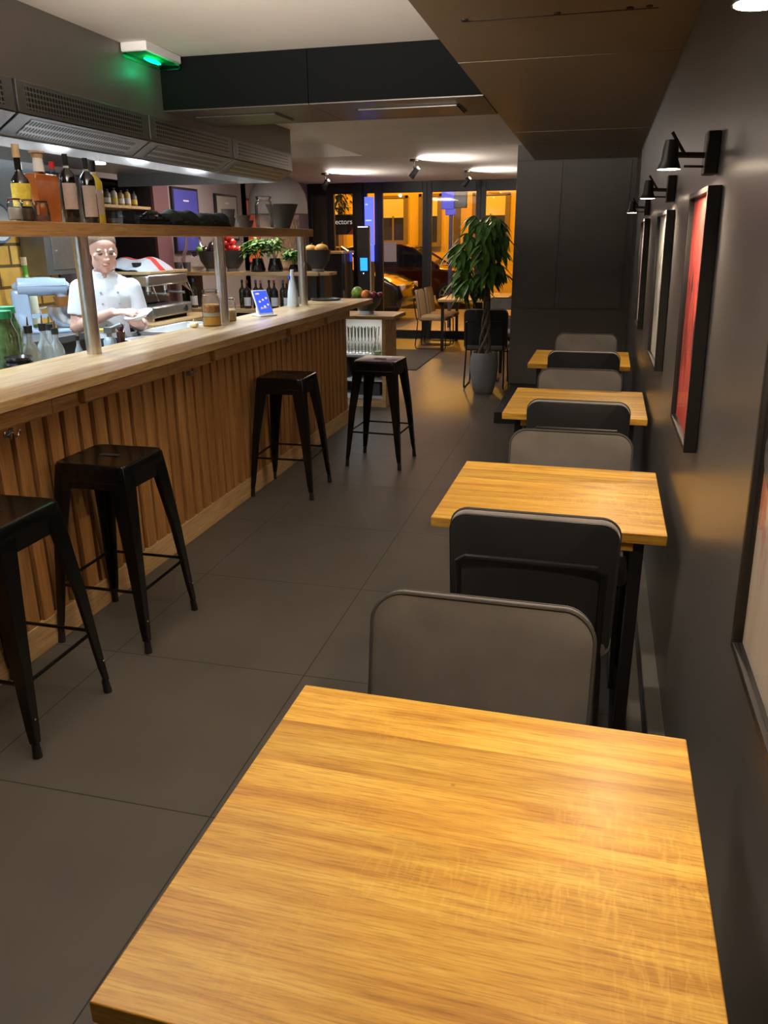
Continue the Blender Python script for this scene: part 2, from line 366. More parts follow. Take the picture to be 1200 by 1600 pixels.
m = MB(); m.box((-4.45, 2.3, 0), (-4.3, 5.98, 2.55)); m.box((-4.45, 7.62, 0), (-4.3, 9.95, 2.6)); m.box((-4.45, 5.98, 2.09), (-4.3, 7.62, 2.6)); m.box((-4.8, 9.95, 0), (-4.6, 13.3, 2.6)); m.box((-4.8, 9.8, 0), (-4.3, 9.95, 2.6)); struct('wall_left', m, P('dusty_pink_wall', (.36, .30, .285), .7, noise=.03))
m = MB(); m.box((-2.6, Y0, 0), (-2.5, .3, 2.6)); struct('wall_left', m, M['wall_dark'])
m = MB(); m.box((1.5, 8.6, 0), (1.6, 13.3, 2.6)); struct('wall_right', m, M['wall_dark'])
# pier closing the row of tables, with flush panels
pier = bpy.data.objects.new('wall_pier', None); C.objects.link(pier); pier['kind'] = 'structure'
PY = 8.5
m = MB(); m.box((-.785, PY, 0), (1.5, PY+.45, 2.6)); obj('pier_core', m, M['pier'], pier)
m = MB()
for x0, x1, z0, z1 in ((-.782, -.345, .885, 2.27), (-.305, .30, .885, 2.27), (-.782, .45, .10, .876), (-.782, .45, 2.28, 2.5)):
    m.box((x0, PY-.012, z0), (x1, PY, z1))
obj('pier_panel', m, M['pier'], pier, bevel=.002)
m = MB(); m.box((-.755, 6.97, 0), (XW(7.5, 0)+.02, PY, .10)); struct('trim_1', m, P('black_plinth', (.018, .018, .018), .5), bevel=.004)
# skirting along the right wall
m = MB(); m.prism([(XW(Y0, 0)-.055, Y0, 0), (XW(6.96, 0)-.055, 6.96, 0), (XW(6.96, 0)-.055, 6.96, .10), (XW(Y0, 0)-.055, Y0, .10)], (.06, 0, 0)); struct('baseboard_right', m, P('grey_skirting', (.085, .083, .08), .5, noise=.1), bevel=.004)
# low bulkhead over the tables (bronze panels)
sof = bpy.data.objects.new('trim_2', None); C.objects.link(sof); sof['kind'] = 'structure'
SZ = 2.28
def sx_left(y): return -.622+.002*(y-3.8)
def panel(y0, y1):
    m = MB(); g = .004
    m.prism([(sx_left(y0), y0+g, SZ), (XW(y0, SZ)+.02, y0+g, SZ), (XW(y1, SZ)+.02, y1-g, SZ), (sx_left(y1), y1-g, SZ)], (0, 0, .02)); obj('panel', m, M['bronze'], sof)
for y0, y1 in ((Y0, -.3), (-.3, 1.75), (1.75, 3.79), (3.79, 6.25), (6.25, PY-.012)): panel(y0, y1)
m = MB(); m.box((-.618, Y0, SZ+.012), (.36, PY, 2.56)); obj('bulkhead_box', m, M['beam'], sof)
for (xa, xb, ya, yb) in ((-.475, .18, 7.13, 8.3), (-.5, .15, 2.55, 3.12)):
    m = MB(); m.box((xa, ya, SZ-.0015), (xb, ya+.012, SZ-.0005)); m.box((xa, yb-.008, SZ-.0015), (xb, yb, SZ-.0005))
    obj('panel_slot', m, M['bronze_dark'], sof)
    m = MB()
    for k in range(4): m.cyl((xb-.03, ya+.16+.22*k*(yb-ya), SZ-.003), (xb-.03, ya+.16+.22*k*(yb-ya), SZ), .011, seg=10)
    for fx in (.02, .5, .86): m.cyl((xa+(xb-xa)*fx, yb-.03, SZ-.004), (xa+(xb-xa)*fx, yb-.03, SZ), .012, seg=10)
    obj('screw', m, M['bronze_dark'], sof, sm=True)
# cross beam
bm_ = bpy.data.objects.new('trim_3', None); C.objects.link(bm_); bm_['kind'] = 'structure'
m = MB(); m.box((-2.478, 4.62, SZ+.002), (-1.592, 5.3, 2.56)); m.box((-1.588, 4.62, SZ+.002), (-.62, 5.3, 2.56)); obj('beam_box', m, M['beam'], bm_)
m = MB(); m.box((-2.478, 4.622, SZ-.004), (-1.592, 5.298, SZ+.002)); m.box((-1.588, 4.622, SZ-.004), (-.622, 5.298, SZ+.002)); obj('beam_soffit', m, P('dark_bronze_soffit', (.12, .11, .095), .33, .5), bm_)
m = MB()
for xa, xb in ((-2.40, -1.86), (-1.38, -.78)):
    m.box((xa, 4.83, SZ-.007), (xb, 4.842, SZ-.0045)); m.box((xb-.01, 4.83, SZ-.007), (xb, 5.12, SZ-.0045))
obj('hatch_gap', m, M['bronze_dark'], bm_)
m = MB()
for xa, xb in ((-2.40, -1.86), (-1.38, -.78)): m.box((xa+.01, 4.85, SZ-.012), (xb-.02, 5.16, SZ-.0045))
obj('hatch', m, P('hatch_metal', (.16, .15, .13), .3, .6), bm_)
# kitchen bulkhead (fascia) above the hood
m = MB(); m.box((-2.56, .3, 2.235), (-2.48, 6.72, 2.555)); m.box((-2.56, .3, 1.9), (-2.48, 1.55, 2.235)); struct('trim_4', m, M['fascia'])
# ---- left wall finishes
m = MB(); m.box((-4.3, 2.3, .9), (-4.285, 5.95, 1.80)); struct('trim_5', m, brick_mat('amber_wall_tile', (.78, .46, .10), (.66, .36, .07), (.16, .09, .03), .30, .155))
m = MB(); m.box((-4.3, 2.3, 1.80), (-4.283, 5.95, 2.55)); struct('trim_6', m, P('pale_kitchen_cladding', (.52, .58, .62), .35, .1))
m = MB(); m.box((-4.32, 5.96, 0), (-4.27, 6.46, 2.09)); struct('door_1', m, P('aubergine_door', (.070, .045, .055), .5), bevel=.003)
m = MB(); m.box((-4.8, 5.95, 0), (-4.79, 7.62, 2.1)); m.box((-4.8, 6.47, 0), (-4.3, 6.5, 2.1)); m.box((-4.8, 7.6, 0), (-4.3, 7.62, 2.1)); m.box((-4.8, 5.95, 2.09), (-4.3, 7.62, 2.1)); struct('trim_7', m, P('store_recess', (.035, .028, .030), .8))
m = MB(); m.box((-4.3, 7.60, 0), (-4.27, 7.90, 2.12)); struct('trim_8', m, P('plum_panel', (.17, .075, .085), .5), bevel=.003)
# ---- glazed front, one window per bay
M['frame'] = P('anthracite_frame', (.022, .024, .028), .4, .3)
def bay(i, x0, x1, z0=.0, z1=2.42, fw_=.06, y=13.2):
    r = bpy.data.objects.new('window_%d' % i, None); C.objects.link(r); r['kind'] = 'structure'
    m = MB(); a, b_ = y-.04, y+.04
    m.box((x0, a, z0), (x0+fw_, b_, z1)); m.box((x1-fw_, a, z0), (x1, b_, z1)); m.box((x0+fw_, a, z0), (x1-fw_, b_, z0+.12)); m.box((x0+fw_, a, z1-.16), (x1-fw_, b_, z1)); obj('window_frame', m, M['frame'], r, bevel=.004)
    m = MB(); m.box((x0+fw_, y-.004, z0+.12), (x1-fw_, y+.004, z1-.16)); obj('pane', m, M['window'], r)
    return r
bay(1, -4.60, -4.22); bay(2, -4.22, -3.78); bay(3, -3.66, -3.41); bay(4, -3.41, -2.61, fw_=.07); bay(5, -2.61, -1.755, fw_=.075); bay(6, -1.755, -.9, fw_=.075); bay(7, -.9, .3); bay(8, .3, 1.5)
m = MB(); m.box((-5.2, 13.3, 0), (-4.235, 13.34, 2.6)); struct('trim_10', m, P('pane_blackout', (.09, .075, .055), .6))  # added dark board behind the first bay, makes its glass mirror the room
m = MB(); m.box((-3.78, 13.12, 0), (-3.66, 13.28, 2.42)); struct('trim_9', m, M['frame'])

# ================================================================== BAR
bar = thing('bar_counter', 'long oak bar with slatted front and pale counter top in front of the open kitchen', 'bar counter', (-2.1, 3.9, 0))
def L(x, y, z): return (x+2.1, y-3.9, z)
m = MB(); m.box(L(-2.44, .4, 1.01), L(-1.932, 7.24, 1.05)); obj('counter_top', m, M['oak'], bar, bevel=.003)
m = MB(); m.box(L(-2.40, .45, .0), L(-2.052, 6.70, 1.01)); obj('carcass', m, M['oak_back'], bar)
m = MB(); m.box(L(-2.06, .45, .0), L(-2.030, 6.72, .125)); obj('plinth', m, M['plinth_oak'], bar, bevel=.003)
m = MB()
yy = .46; k = 0; slots = []
while yy < 6.68:
    wv = random.choice((.064, .072, .080)); gap = random.choice((.024, .028, .034)); slots.append((yy, min(yy+wv, 6.71))); yy += wv+gap
for a_, b_ in slots: m.box(L(-2.053, a_, .125), L(-2.034, b_, .925))
sl = obj('slat', m, M['oak_slat'], bar, bevel=.002)
m = MB()
yy = .5
while yy < 6.6:
    ln = random.choice((.42, .5, .58)); m.box(L(-2.05, yy, .925), L(-2.022, min(yy+ln-.004, 6.71), 1.008)); yy += ln
obj('fascia_board', m, M['oak_face'], bar, bevel=.002)
for a_, b_ in ((.9, 1.45), (1.9, 2.60), (2.83, 3.44), (4.05, 4.62), (5.24, 5.98), (6.06, 6.68)):
    m = MB(); m.box(L(-2.022, a_, .938), L(-1.99, b_, 1.006)); obj('raised_panel', m, M['oak_face'], bar, bevel=.003)
for i, y in enumerate((2.40, 3.80, 5.25)):
    h = thing('coat_hook', ['double chrome coat hook on the bar front, nearest the viewer', 'double chrome coat hook on the bar front between second and third stool', 'small coat hook on the bar front above the third stool'][i], 'hook', (-2.034, y, .905), 0, 'coat hooks')
    m = MB(); m.box((0, -.022, -.012), (.006, .022, .012)); obj('hook_plate', m, M['chrome'], h, bevel=.002)
    for s_ in (-.014, .014):
        m = MB(); m.tube([(.004, s_, 0), (.022, s_, -.014), (.034, s_*1.3, -.010), (.038, s_*1.5, .008)], .0035, 6); m.ball((.038, s_*1.5, .009), .006, seg=8); obj('prong', m, M['chrome'], h)
# pass shelf on steel posts
ps = thing('pass_shelf', 'long oak pass shelf on brushed steel posts above the bar', 'shelf', (-2.33, 3.9, 1.05))
m = MB(); m.box((-.14, -3.5, .54), (.13, 2.5, .597)); obj('shelf_board', m, M['oak_face'], ps, bevel=.003)
for y in (1.75, 3.434, 4.911, 6.469)[1:] + (1.2,):
    m = MB(); m.cyl((0, y-3.9, .0), (0, y-3.9, .54), .0355, seg=28); obj('post', m, M['steel'], ps)
# prep counters
pc = thing('prep_counter', 'stainless steel prep counter behind the bar top', 'counter', (-2.63, 4.2, 0))
m = MB(); m.box((-.20, -1.85, .86), (.175, 2.4, .90)); obj('worktop', m, M['steel_d'], pc, bevel=.003)
m = MB(); m.box((-.17, -1.8, .1), (.175, 2.35, .86)); obj('cabinet_body', m, M['steel_d'], pc)
bc = thing('back_counter', 'stainless steel counter under the amber tiles', 'counter', (-3.95, 4.2, 0))
m = MB(); m.box((-.335, -1.85, .88), (.33, 1.95, .93)); obj('worktop', m, M['steel_d'], bc, bevel=.003)
m = MB(); m.box((-.335, -1.8, .0), (.27, 1.9, .88)); obj('cabinet_body', m, M['steel_d'], bc)
wc = thing('coffee_counter', 'oak topped counter carrying the espresso machine', 'counter', (-3.95, 6.9, 0))
m = MB(); m.box((-.335, -.72, .845), (.42, .52, .89)); obj('worktop', m, M['oak'], wc, bevel=.003)
m = MB(); m.box((-.335, -.7, .0), (.36, .5, .845)); obj('cabinet_body', m, M['black_plastic'], wc)

# hood
hood = thing('extractor_hood', 'long stainless extractor hood with perforated panels over the kitchen', 'extractor hood', (-2.48, 3.3, 2.02))
def HL(x, y, z): return (x+2.48, y-3.3, z-2.02)
for (a_, b_) in ((1.5, 2.15), (2.17, 3.30), (3.32, 4.42), (4.44, 5.55), (5.57, 6.70)):
    m = MB(); m.box(HL(-2.52, a_, 2.105), HL(-2.475, b_, 2.235)); m.prism([HL(-2.475, a_, 2.10), HL(-2.50, a_, 2.10), HL(-2.63, a_, 2.02), HL(-2.605, a_, 2.02)], (0, b_-a_, 0)); f = obj('hood_section', m, M['steel_d'], hood, bevel=.002)
    m = MB(); m.box(HL(-2.476, a_+.06, 2.122), HL(-2.4735, b_-.07, 2.218)); n_ = Vector((.08, 0, .13)).normalized()
    p0 = Vector(HL(-2.475, a_+.1, 2.10)).lerp(Vector(HL(-2.605, a_+.1, 2.02)), .14)+Vector((.0015, 0, -.002)); p1 = Vector(HL(-2.475, a_+.1, 2.10)).lerp(Vector(HL(-2.605, a_+.1, 2.02)), .86)+Vector((.0015, 0, -.002))
    m.quad([p0, p1, p1+Vector((0, b_-a_-.2, 0)), p0+Vector((0, b_-a_-.2, 0))]); obj('perforated_panel', m, M['mesh'], f)
m = MB(); m.box(HL(-4.1, 2.32, 2.12), HL(-2.52, 6.70, 2.15)); m.box(HL(-2.63, 2.32, 2.02), HL(-2.60, 6.70, 2.13)); m.box(HL(-2.98, 2.32, 2.03), HL(-2.96, 6.70, 2.12)); obj('hood_underside', m, M['steel'], hood)
m = MB(); m.prism([HL(-4.1, 6.70, 2.02), HL(-2.605, 6.70, 2.02), HL(-2.475, 6.70, 2.10), HL(-2.475, 6.70, 2.235), HL(-4.1, 6.70, 2.235)], (0, .02, 0)); obj('end_panel', m, M['steel_d'], hood)
for hx, y in [(-2.80, q) for q in (2.7, 3.6, 4.5, 5.4, 6.3)]+[(-3.55, q) for q in (3.2, 4.4, 5.6)]:  # the rear row is added to brighten the kitchen
    m = MB(); m.cyl(HL(hx, y, 2.10), HL(hx, y, 2.12), .035, seg=16); l_ = obj('hood_lamp', m, M['bulb_cold'], hood)
    light('hood_spot', 'SPOT', HL(hx, y, 2.09), 42, COLD, size=.03, angle=math.radians(140), blend=.6, parent=hood)
# exit light
ex = thing('exit_light', 'white exit light with a glowing green underside high on the kitchen bulkhead', 'exit light', (-2.40, 4.40, 2.505))
m = MB(); m.box((-.075, -.19, .0), (.075, .19, .045)); obj('housing', m, M['white_plastic'], ex, bevel=.006)
m = MB(); m.box((-.07, -.185, -.028), (.07, .185, .0)); obj('diffuser', m, glass('green_diffuser', (.25, .9, .6), 1.), ex, bevel=.008)
m = MB(); m.ball((.0, .0, -.014), .010, (1.6, 9., .8), seg=16); obj('led', m, M['green_glow'], ex)
light('exit_glow', 'POINT', (0, .02, -.06), .22, (.0, 1, .40), size=.02, parent=ex)

# ================================================================== STOOLS
def make_stool():
    t = thing('bar_stool', 'x', 'bar stool')
    # seat pan with rolled edge and slot
    m = MB()
    def rr(h, rad, n=6):
        p = []
        for cx_, cy_, a in ((h-rad, h-rad, 0), (-h+rad, h-rad, 90), (-h+rad, -h+rad, 180), (h-rad, -h+rad, 270)):
            for i in range(n+1):
                an = math.radians(a+90*i/n); p.append((cx_+rad*math.cos(an), cy_+rad*math.sin(an)))
        return p
    rings = [(.140, .030, .7585), (.148, .034, .7605), (.154, .038, .758), (.157, .040, .750), (.157, .040, .722), (.150, .038, .722)]
    prev = None
    for h, rad, z in rings:
        ring = [m.b.verts.new((x, y, z)) for x, y in rr(h, rad)]
        if prev is None: m.b.faces.new(ring)
        else:
            for i in range(len(ring)): m.b.faces.new((prev[i], prev[(i+1) % len(ring)], ring[(i+1) % len(ring)], ring[i]))
        prev = ring
    obj('seat', m, M['black_metal'], t)
    m = MB(); m.box((-.042, -.013, .7580), (.042, .013, .7612)); obj('handle_slot', m, M['bronze_dark'], t)
    for sx_, sy2 in ((1, 1), (-1, 1), (-1, -1), (1, -1)):
        m = MB(); prof = []
        for z, c_, wd in ((.752, .140, .075), (.66, .151, .064), (.40, .176, .042), (.10, .196, .023), (.05, .200, .017)):
            # L-shaped pressed leg: two flanges meeting at the outer corner
            o_ = [(c_+.008, c_+.008), (c_+.008, c_-wd), (c_-.002, c_-wd), (c_-.002, c_-.002), (c_-wd, c_-.002), (c_-wd, c_+.008)]
            prof.append([m.b.verts.new((x*sx_, y*sy2, z)) for x, y in o_])
        for A_, B_ in zip(prof, prof[1:]):
            for i in range(6): m.b.faces.new((A_[i], A_[(i+1) % 6], B_[(i+1) % 6], B_[i]))
        m.b.faces.new(prof[0]); m.b.faces.new(prof[-1]); lg = obj('leg', m, M['black_metal'], t, bevel=.002)
        m = MB(); m.cyl((.196*sx_, .196*sy2, .052), (.200*sx_, .200*sy2, 0), .013, .015, seg=12); obj('foot', m, M['black_matte'], lg)
        m = MB(); m.ball((.209*sx_*.985, .190*sy2, .135), .0035, seg=8); obj('rivet', m, M['chrome'], lg)
    c_ = .186
    for a_, b_ in (((c_, c_), (-c_, c_)), ((-c_, c_), (-c_, -c_)), ((-c_, -c_), (c_, -c_)), ((c_, -c_), (c_, c_))):
        m = MB(); m.cyl((*a_, .255), (*b_, .255), .0065, seg=8); obj('rung', m, M['black_metal'], t)
    for s_ in (1, -1):
        m = MB(); m.box((-.145, .150*s_-.003, .66), (.145, .150*s_+.003, .722)); m.box((.150*s_-.003, -.145, .66), (.150*s_+.003, .145, .722)); obj('skirt', m, M['black_metal'], t)
        m = MB(); m.tube([(-.13, .155*s_, .69), (.13, .155*s_, .69)], .004, 6); obj('skirt_rib', m, M['black_metal'], t)
    return t
st = make_stool()
SP = [((-1.815, 2.0, 0), 0, 'glossy black metal bar stool nearest the viewer, cut by the left edge'), ((-1.819, 2.697, 0), 0, 'glossy black metal bar stool second from the viewer beside the slatted bar'),
      ((-1.826, 4.705, 0), .02, 'glossy black metal bar stool standing alone by the middle of the bar'), ((-1.42, 5.51, 0), -.06, 'glossy black metal bar stool off the far end of the bar before the glass cabinet')]
for i, (l_, r_, lb) in enumerate(SP): place(st if i == 0 else copy_tree(st), l_, r_, lb, 'bar stools')

# ================================================================== CHAIRS (front faces local -Y, so the sitter looks to -Y)
def rrect(w_, h_, rad, n=6, z0=0.):
    p = []
    for cx_, cz_, a in ((w_/2-rad, h_-rad, 0), (-w_/2+rad, h_-rad, 90), (-w_/2+rad*.6, rad*.6, 180), (w_/2-rad*.6, rad*.6, 270)):
        q = rad if a < 180 else rad*.6
        for i in range(n+1):
            an = math.radians(a+90*i/n); p.append((cx_+q*math.cos(an), z0+cz_+q*math.sin(an)))
    return p
def cushion(outline, thick, bulge, curve, yc, axis='back'):
    """padded panel: outline in (x,z); front at -thick/2, back at +thick/2; curve bends it round the sitter"""
    m = MB(); cx_ = sum(p[0] for p in outline)/len(outline); cz_ = sum(p[1] for p in outline)/len(outline)
    def lay(s, y):
        return [((x-cx_)*s+cx_, y, (z-cz_)*s+cz_) for x, z in outline]
    layers = [(.0, -thick/2-bulge), (.35, -thick/2-bulge), (.7, -thick/2-bulge*.8), (.92, -thick/2-bulge*.25), (.985, -thick/2+.003), (1., -thick/2+.010), (1., thick/2-.010), (.985, thick/2-.002), (.93, thick/2), (.5, thick/2), (0, thick/2)]
    prev = None
    for s, y in layers:
        pts = lay(s, y) if s > 0 else [(cx_, y, cz_)]
        vs = []
        for x, yy_, z in pts:
            yb = yy_+yc-curve*(x*x)*4
            vs.append(m.b.verts.new((x, yb, z) if axis == 'back' else (x, z, -yy_)))
        if prev:
            n = len(outline)
            if len(prev) == 1:
                for i in range(n): m.b.faces.new((prev[0], vs[(i+1) % n], vs[i]))
            elif len(vs) == 1:
                for i in range(n): m.b.faces.new((prev[i], prev[(i+1) % n], vs[0]))
            else:
                for i in range(n): m.b.faces.new((prev[i], prev[(i+1) % n], vs[(i+1) % n], vs[i]))
        prev = vs
    return m
def make_chair(fab, backm):
    t = thing('dining_chair', 'x', 'chair')
    ol = rrect(.465, .425, .062, 8, .43); TL = math.radians(9)
    rot = Matrix.Translation((0, .20, .43)) @ Matrix.Rotation(-TL, 4, 'X') @ Matrix.Translation((0, 0, -.43))
    m = cushion(ol, .038, .012, .16, 0); 
    bmesh.ops.transform(m.b, matrix=rot, verts=m.b.verts); bk = obj('backrest', m, fab, t)
    m = cushion(ol, .012, .0, .16, .0165); bmesh.ops.transform(m.b, matrix=rot, verts=m.b.verts); obj('back_tone_layer', m, backm, bk)  # added layer; on the grey chairs it carries the painted back shade
    m = MB()
    for s in (-1,):
        pts = [Vector((x*1.0, s*.016-.16*(x*x)*4, z)) for x, z in ol]; pts = [rot @ p for p in pts]
        m.tube(pts, .0042, 6, closed=True)
    obj('piping', m, M['piping'], bk)
        # seat
    ol2 = rrect(.47, .45, .07, 6, -.23)
    m = cushion(ol2, .05, .014, 0, 0, axis='seat'); bmesh.ops.translate(m.b, verts=m.b.verts, vec=(0, 0, .445)); obj('seat', m, fab, t)
    # sled frame: one loop per side
    for s in (-1, 1):
        m = MB(); x = .205*s
        m.tube([(x, -.17, .42), (x, -.20, .40), (x*1.05, -.215, .06), (x*1.05, -.205, .012), (x*1.05, -.17, .010), (x*1.05, .20, .010), (x*1.05, .235, .014), (x*1.05, .245, .06), (x, .21, .40), (x*.97, .235, .46), (x*.97, .276, .70)], .0085, 8); obj('side_frame', m, M['black_matte'], t)
    m = MB(); a_ = .2
    m.tube([(-a_, .270, .67), (-a_, .279, .715), (-a_+.02, .282, .73), (a_-.02, .282, .73), (a_, .279, .715), (a_, .270, .67)], .0085, 8); obj('back_rail', m, M['black_matte'], t)
    m = MB(); m.cyl((-.205, -.15, .412), (.205, -.15, .412), .007, seg=8); m.cyl((-.205, .16, .412), (.205, .16, .412), .007, seg=8); obj('seat_rail', m, M['black_matte'], t)
    return t
ch = make_chair(M['velvet'], M['velvet_shaded'])
# facing the viewer (on the far side of each table): back top lies at y+.26
CH = [((-.175, 1.26, 0), TA, 'grey velvet chair facing the viewer behind the nearest table'), ((-.10, 2.31, 0), PI+TA, 'grey velvet chair with back shade painted in, seen from behind, nearest to the viewer, pushed to the second table'),
      ((-.035, 2.85, 0), TA, 'grey velvet chair facing the viewer behind the second table'), ((-.01, 3.95, 0), PI+TA, 'grey velvet chair with back shade painted in, seen from behind at the third table'),
      ((-.025, 4.43, 0), TA, 'grey velvet chair facing the viewer behind the third table'), ((-.005, 5.69, 0), PI+TA, 'grey velvet chair with back shade painted in, seen from behind at the farthest table of the row'),
      ((-.005, 6.24, 0), TA, 'grey velvet chair facing the viewer against the dark pier'), ((-1.06, 8.86, 0), PI, 'grey velvet chair with back shade painted in, seen from behind beyond the grey plant pot')]
for i, (l_, r_, lb) in enumerate(CH): place(ch if i == 0 else copy_tree(ch), l_, r_, lb, 'grey velvet dining chairs')

# ================================================================== TABLES
def make_table(w_, d_, name='dining_table'):
    t = thing(name, 'x', 'table')
    m = MB(); m.box((-w_/2, -d_/2, .718), (w_/2, d_/2, .75)); obj('tabletop', m, M['table'], t, bevel=.0022)
    for s in (-1, 1):
        m = MB(); m.box((s*(w_/2-.125)-.035, -d_/2+.03, .682), (s*(w_/2-.125)+.035, d_/2-.03, .718)); obj('batten', m, M['table'], t, bevel=.002)
        x = s*(w_/2-.075)
        for q in (-1, 1):
            m = MB(); m.box((x-.018, q*(d_/2-.10)-.04, .012), (x+.018, q*(d_/2-.10)+.04, .718)); obj('leg', m, M['black_matte'], t, bevel=.002)
        m = MB(); m.box((x-.03, -d_/2+.05, 0), (x+.03, d_/2-.05, .012)); obj('foot_bar', m, M['black_matte'], t, bevel=.002)
    return t
# (centre x, centre y, width, depth)
for i, (x, y, w_, d_, lb) in enumerate([(-.139, .905, .70, .70, 'golden hardwood cafe table filling the foreground'), (-.074, 2.61, .70, .675, 'golden cafe table second from the viewer, wood grain catching the wall lamp'),
        (-.028, 4.235, .69, .72, 'golden cafe table third from the viewer along the grey wall'), (-.035, 5.90, .68, .73, 'farthest golden cafe table of the row, before the dark pier')]):
    place(make_table(w_, d_), (x, y, 0), TA, lb, 'golden cafe tables along the wall')

# ================================================================== PICTURES AND WALL LAMPS
def picture(y0, y1, z0, z1, art, name, lb, paint=None, fwid=.014):
    yc, zc = (y0+y1)/2, z0; t = thing('framed_picture', lb, 'picture', (XW(yc, zc), yc, zc)); t.rotation_euler = (0, -.025, -.0114); t['group'] = 'framed pictures on the right wall'
    w_, h_ = y1-y0, z1-z0
    m = MB(); a, b_ = -.033, -.001
    m.box((a, -w_/2, 0), (b_, -w_/2+fwid, h_)); m.box((a, w_/2-fwid, 0), (b_, w_/2, h_)); m.box((a, -w_/2+fwid, 0), (b_, w_/2-fwid, fwid)); m.box((a, -w_/2+fwid, h_-fwid), (b_, w_/2-fwid, h_)); obj('frame', m, M['black_matte'], t, bevel=.0015)
    m = MB(); m.box((-.018, -w_/2+fwid, fwid), (-.014, w_/2-fwid, h_-fwid)); obj('print', m, art, t)
    m = MB(); m.box((-.026, -w_/2+fwid, fwid), (-.024, w_/2-fwid, h_-fwid)); obj('glazing', m, M['pic_glass'], t)
    return t
pa = picture(.42, 1.235, .945, 1.75, art_mat('white_print', (.62, .60, .57), (.55, .52, .49), (.50, .05, .05), .8), 'p', 'large pale print in a dark frame at the right edge beside the nearest table')
m = MB(); m.lathe([(0, 0), (.045, 0), (.05, .0008)], (0, 0, 0), 24, 1, 1.6); bl = obj('print_blot', m, P('grey_ink', (.10, .10, .10), .6), pa); bl.location = (-.020, .315, .33); bl.rotation_euler = (0, -PI/2, 0)
picture(2.15, 2.60, 1.03, 1.685, art_mat('red_print', (.66, .105, .085), (.46, .045, .045), (.06, .015, .02), .95), 'p', 'framed red print on the right wall, nearest of the three lit pictures')
picture(3.50, 4.09, 1.035, 1.67, art_mat('pale_grey_print', (.88, .90, .90), (.62, .66, .66), (.05, .05, .06), .9), 'p', 'framed pale grey print on the right wall, middle of the three lit pictures')
picture(5.35, 5.88, 1.015, 1.675, art_mat('violet_print', (.85, .78, .90), (.70, .45, .60), (.08, .03, .06), .8), 'p', 'framed violet and white print on the right wall, farthest of the three lit pictures')
LN = ['black wall lamp above the nearest table, cut by the right edge', 'black wall lamp above the red print', 'black wall lamp above the pale grey print', 'black wall lamp farthest down the right wall']
for i, y in enumerate((.96, 2.29, 3.60, 5.50)):
    zc = (1.82, 1.765, 1.75, 1.745)[i]; ar = (.125, .115, .103, .105)[i]
    t = thing('wall_lamp', LN[i], 'lamp', (XW(y, zc), y, zc), 0, 'black wall lamps')
    m = MB(); m.box((-.034, -.03, -.05), (-.001, .03, .05)); obj('wall_plate', m, M['black_matte'], t, bevel=.004)
    m = MB(); m.cyl((-.03, -.004, -.004), (-ar-.005, -.004, .0), .007, seg=10); m.cyl((-.03, -.004, -.030), (-.08, -.004, -.028), .003, seg=8); obj('arm', m, M['black_matte'], t)
    m = MB(); m.tube([(-ar+.035, 0, .0), (-ar+.012, 0, .034), (-ar, 0, .052)], .004, 8); obj('cable', m, M['black_matte'], t)
    m = MB(); m.lathe([(0, .036), (.015, .034), (.019, .015), (.021, -.012), (.030, -.034), (.028, -.034), (.019, -.012), (.0, -.005)], (-ar, 0, .0), 20); hd = obj('lamp_head', m, M['black_matte'], t)
    m = MB(); m.lathe([(0, -.0345), (.0275, -.0345), (.0275, -.028), (0, -.028)], (-ar, 0, 0), 20); obj('bulb_lens', m, M['bulb'], t)
    light('lamp_spot', 'SPOT', (-ar, 0, -.040), 27, WARM, size=.022, angle=math.radians(164), blend=.5, parent=t)
    t['zc'] = zc; del t['zc']

# ================================================================== BOTTLES, JARS...
def bottle(loc, lb, h, r, body, cap, capc, label=None, group=None, neck=.32, rn=.3, name='bottle', cat='bottle', sh=.62, fill=None, fillh=.4, rz=0, labz=(.14, .46), lab_a=(0, 2*PI), sq=None, capl=.11):
    t = thing(name, lb, cat, loc, rz, group); m = MB(); R = r
    prof = [(0, .0), (R*.92, .0), (R, h*.02), (R, h*sh), (R*.86, h*(sh+.055)), (R*rn*1.25, h*(sh+.13)), (R*rn, h*(sh+.18)), (R*rn, h*.97), (0, h*.97)]
    if sq: m.lathe(prof, (0, 0, 0), 24, sq[0], sq[1])
    else: m.lathe(prof, (0, 0, 0), 20)
    obj('glass_body', m, body, t)
    if capc:
        m = MB(); rc = R*rn*1.12; m.lathe([(0, h*(1-capl)), (rc, h*(1-capl)), (rc, h), (0, h)], (0, 0, 0), 14); obj('cap', m, capc, t)
        if capl > .15 and sh > .64 and sh < .68:
            m = MB(); m.lathe([(rc*1.02, h*(1-capl)-.010), (rc*1.08, h*(1-capl)-.010), (rc*1.08, h*(1-capl)), (rc*1.0, h*(1-capl))], (0, 0, 0), 14); obj('collar', m, LABW, t)
    if label:
        m = MB(); m.lathe([(R*1.012, h*labz[0]), (R*1.02, h*labz[0]+.001), (R*1.02, h*labz[1]), (R*1.012, h*labz[1])], (0, 0, 0), 16, *(sq or (1, 1)), a0=lab_a[0], a1=lab_a[1]); obj('paper_label', m, label, t)
    if fill:
        m = MB(); m.lathe([(0, .004), (R*.93, .004), (R*.93, h*fillh), (0, h*fillh)], (0, 0, 0), 18, *(sq or (1, 1))); obj('contents', m, fill, t)
    return t
DG = P('dark_green_bottle', (.010, .018, .010), .08, coat=.5); BK = P('black_bottle', (.008, .007, .007), .08, coat=.5)
CAPB = P('black_capsule', (.01, .01, .012), .3); LABP = P('pinkish_label', (.50, .40, .36), .7, noise=.1, nscale=60); LABY = P('yellow_label', (.72, .55, .06), .6, noise=.15, nscale=60)
LABW = P('white_label', (.70, .70, .72), .6, noise=.08, nscale=60)
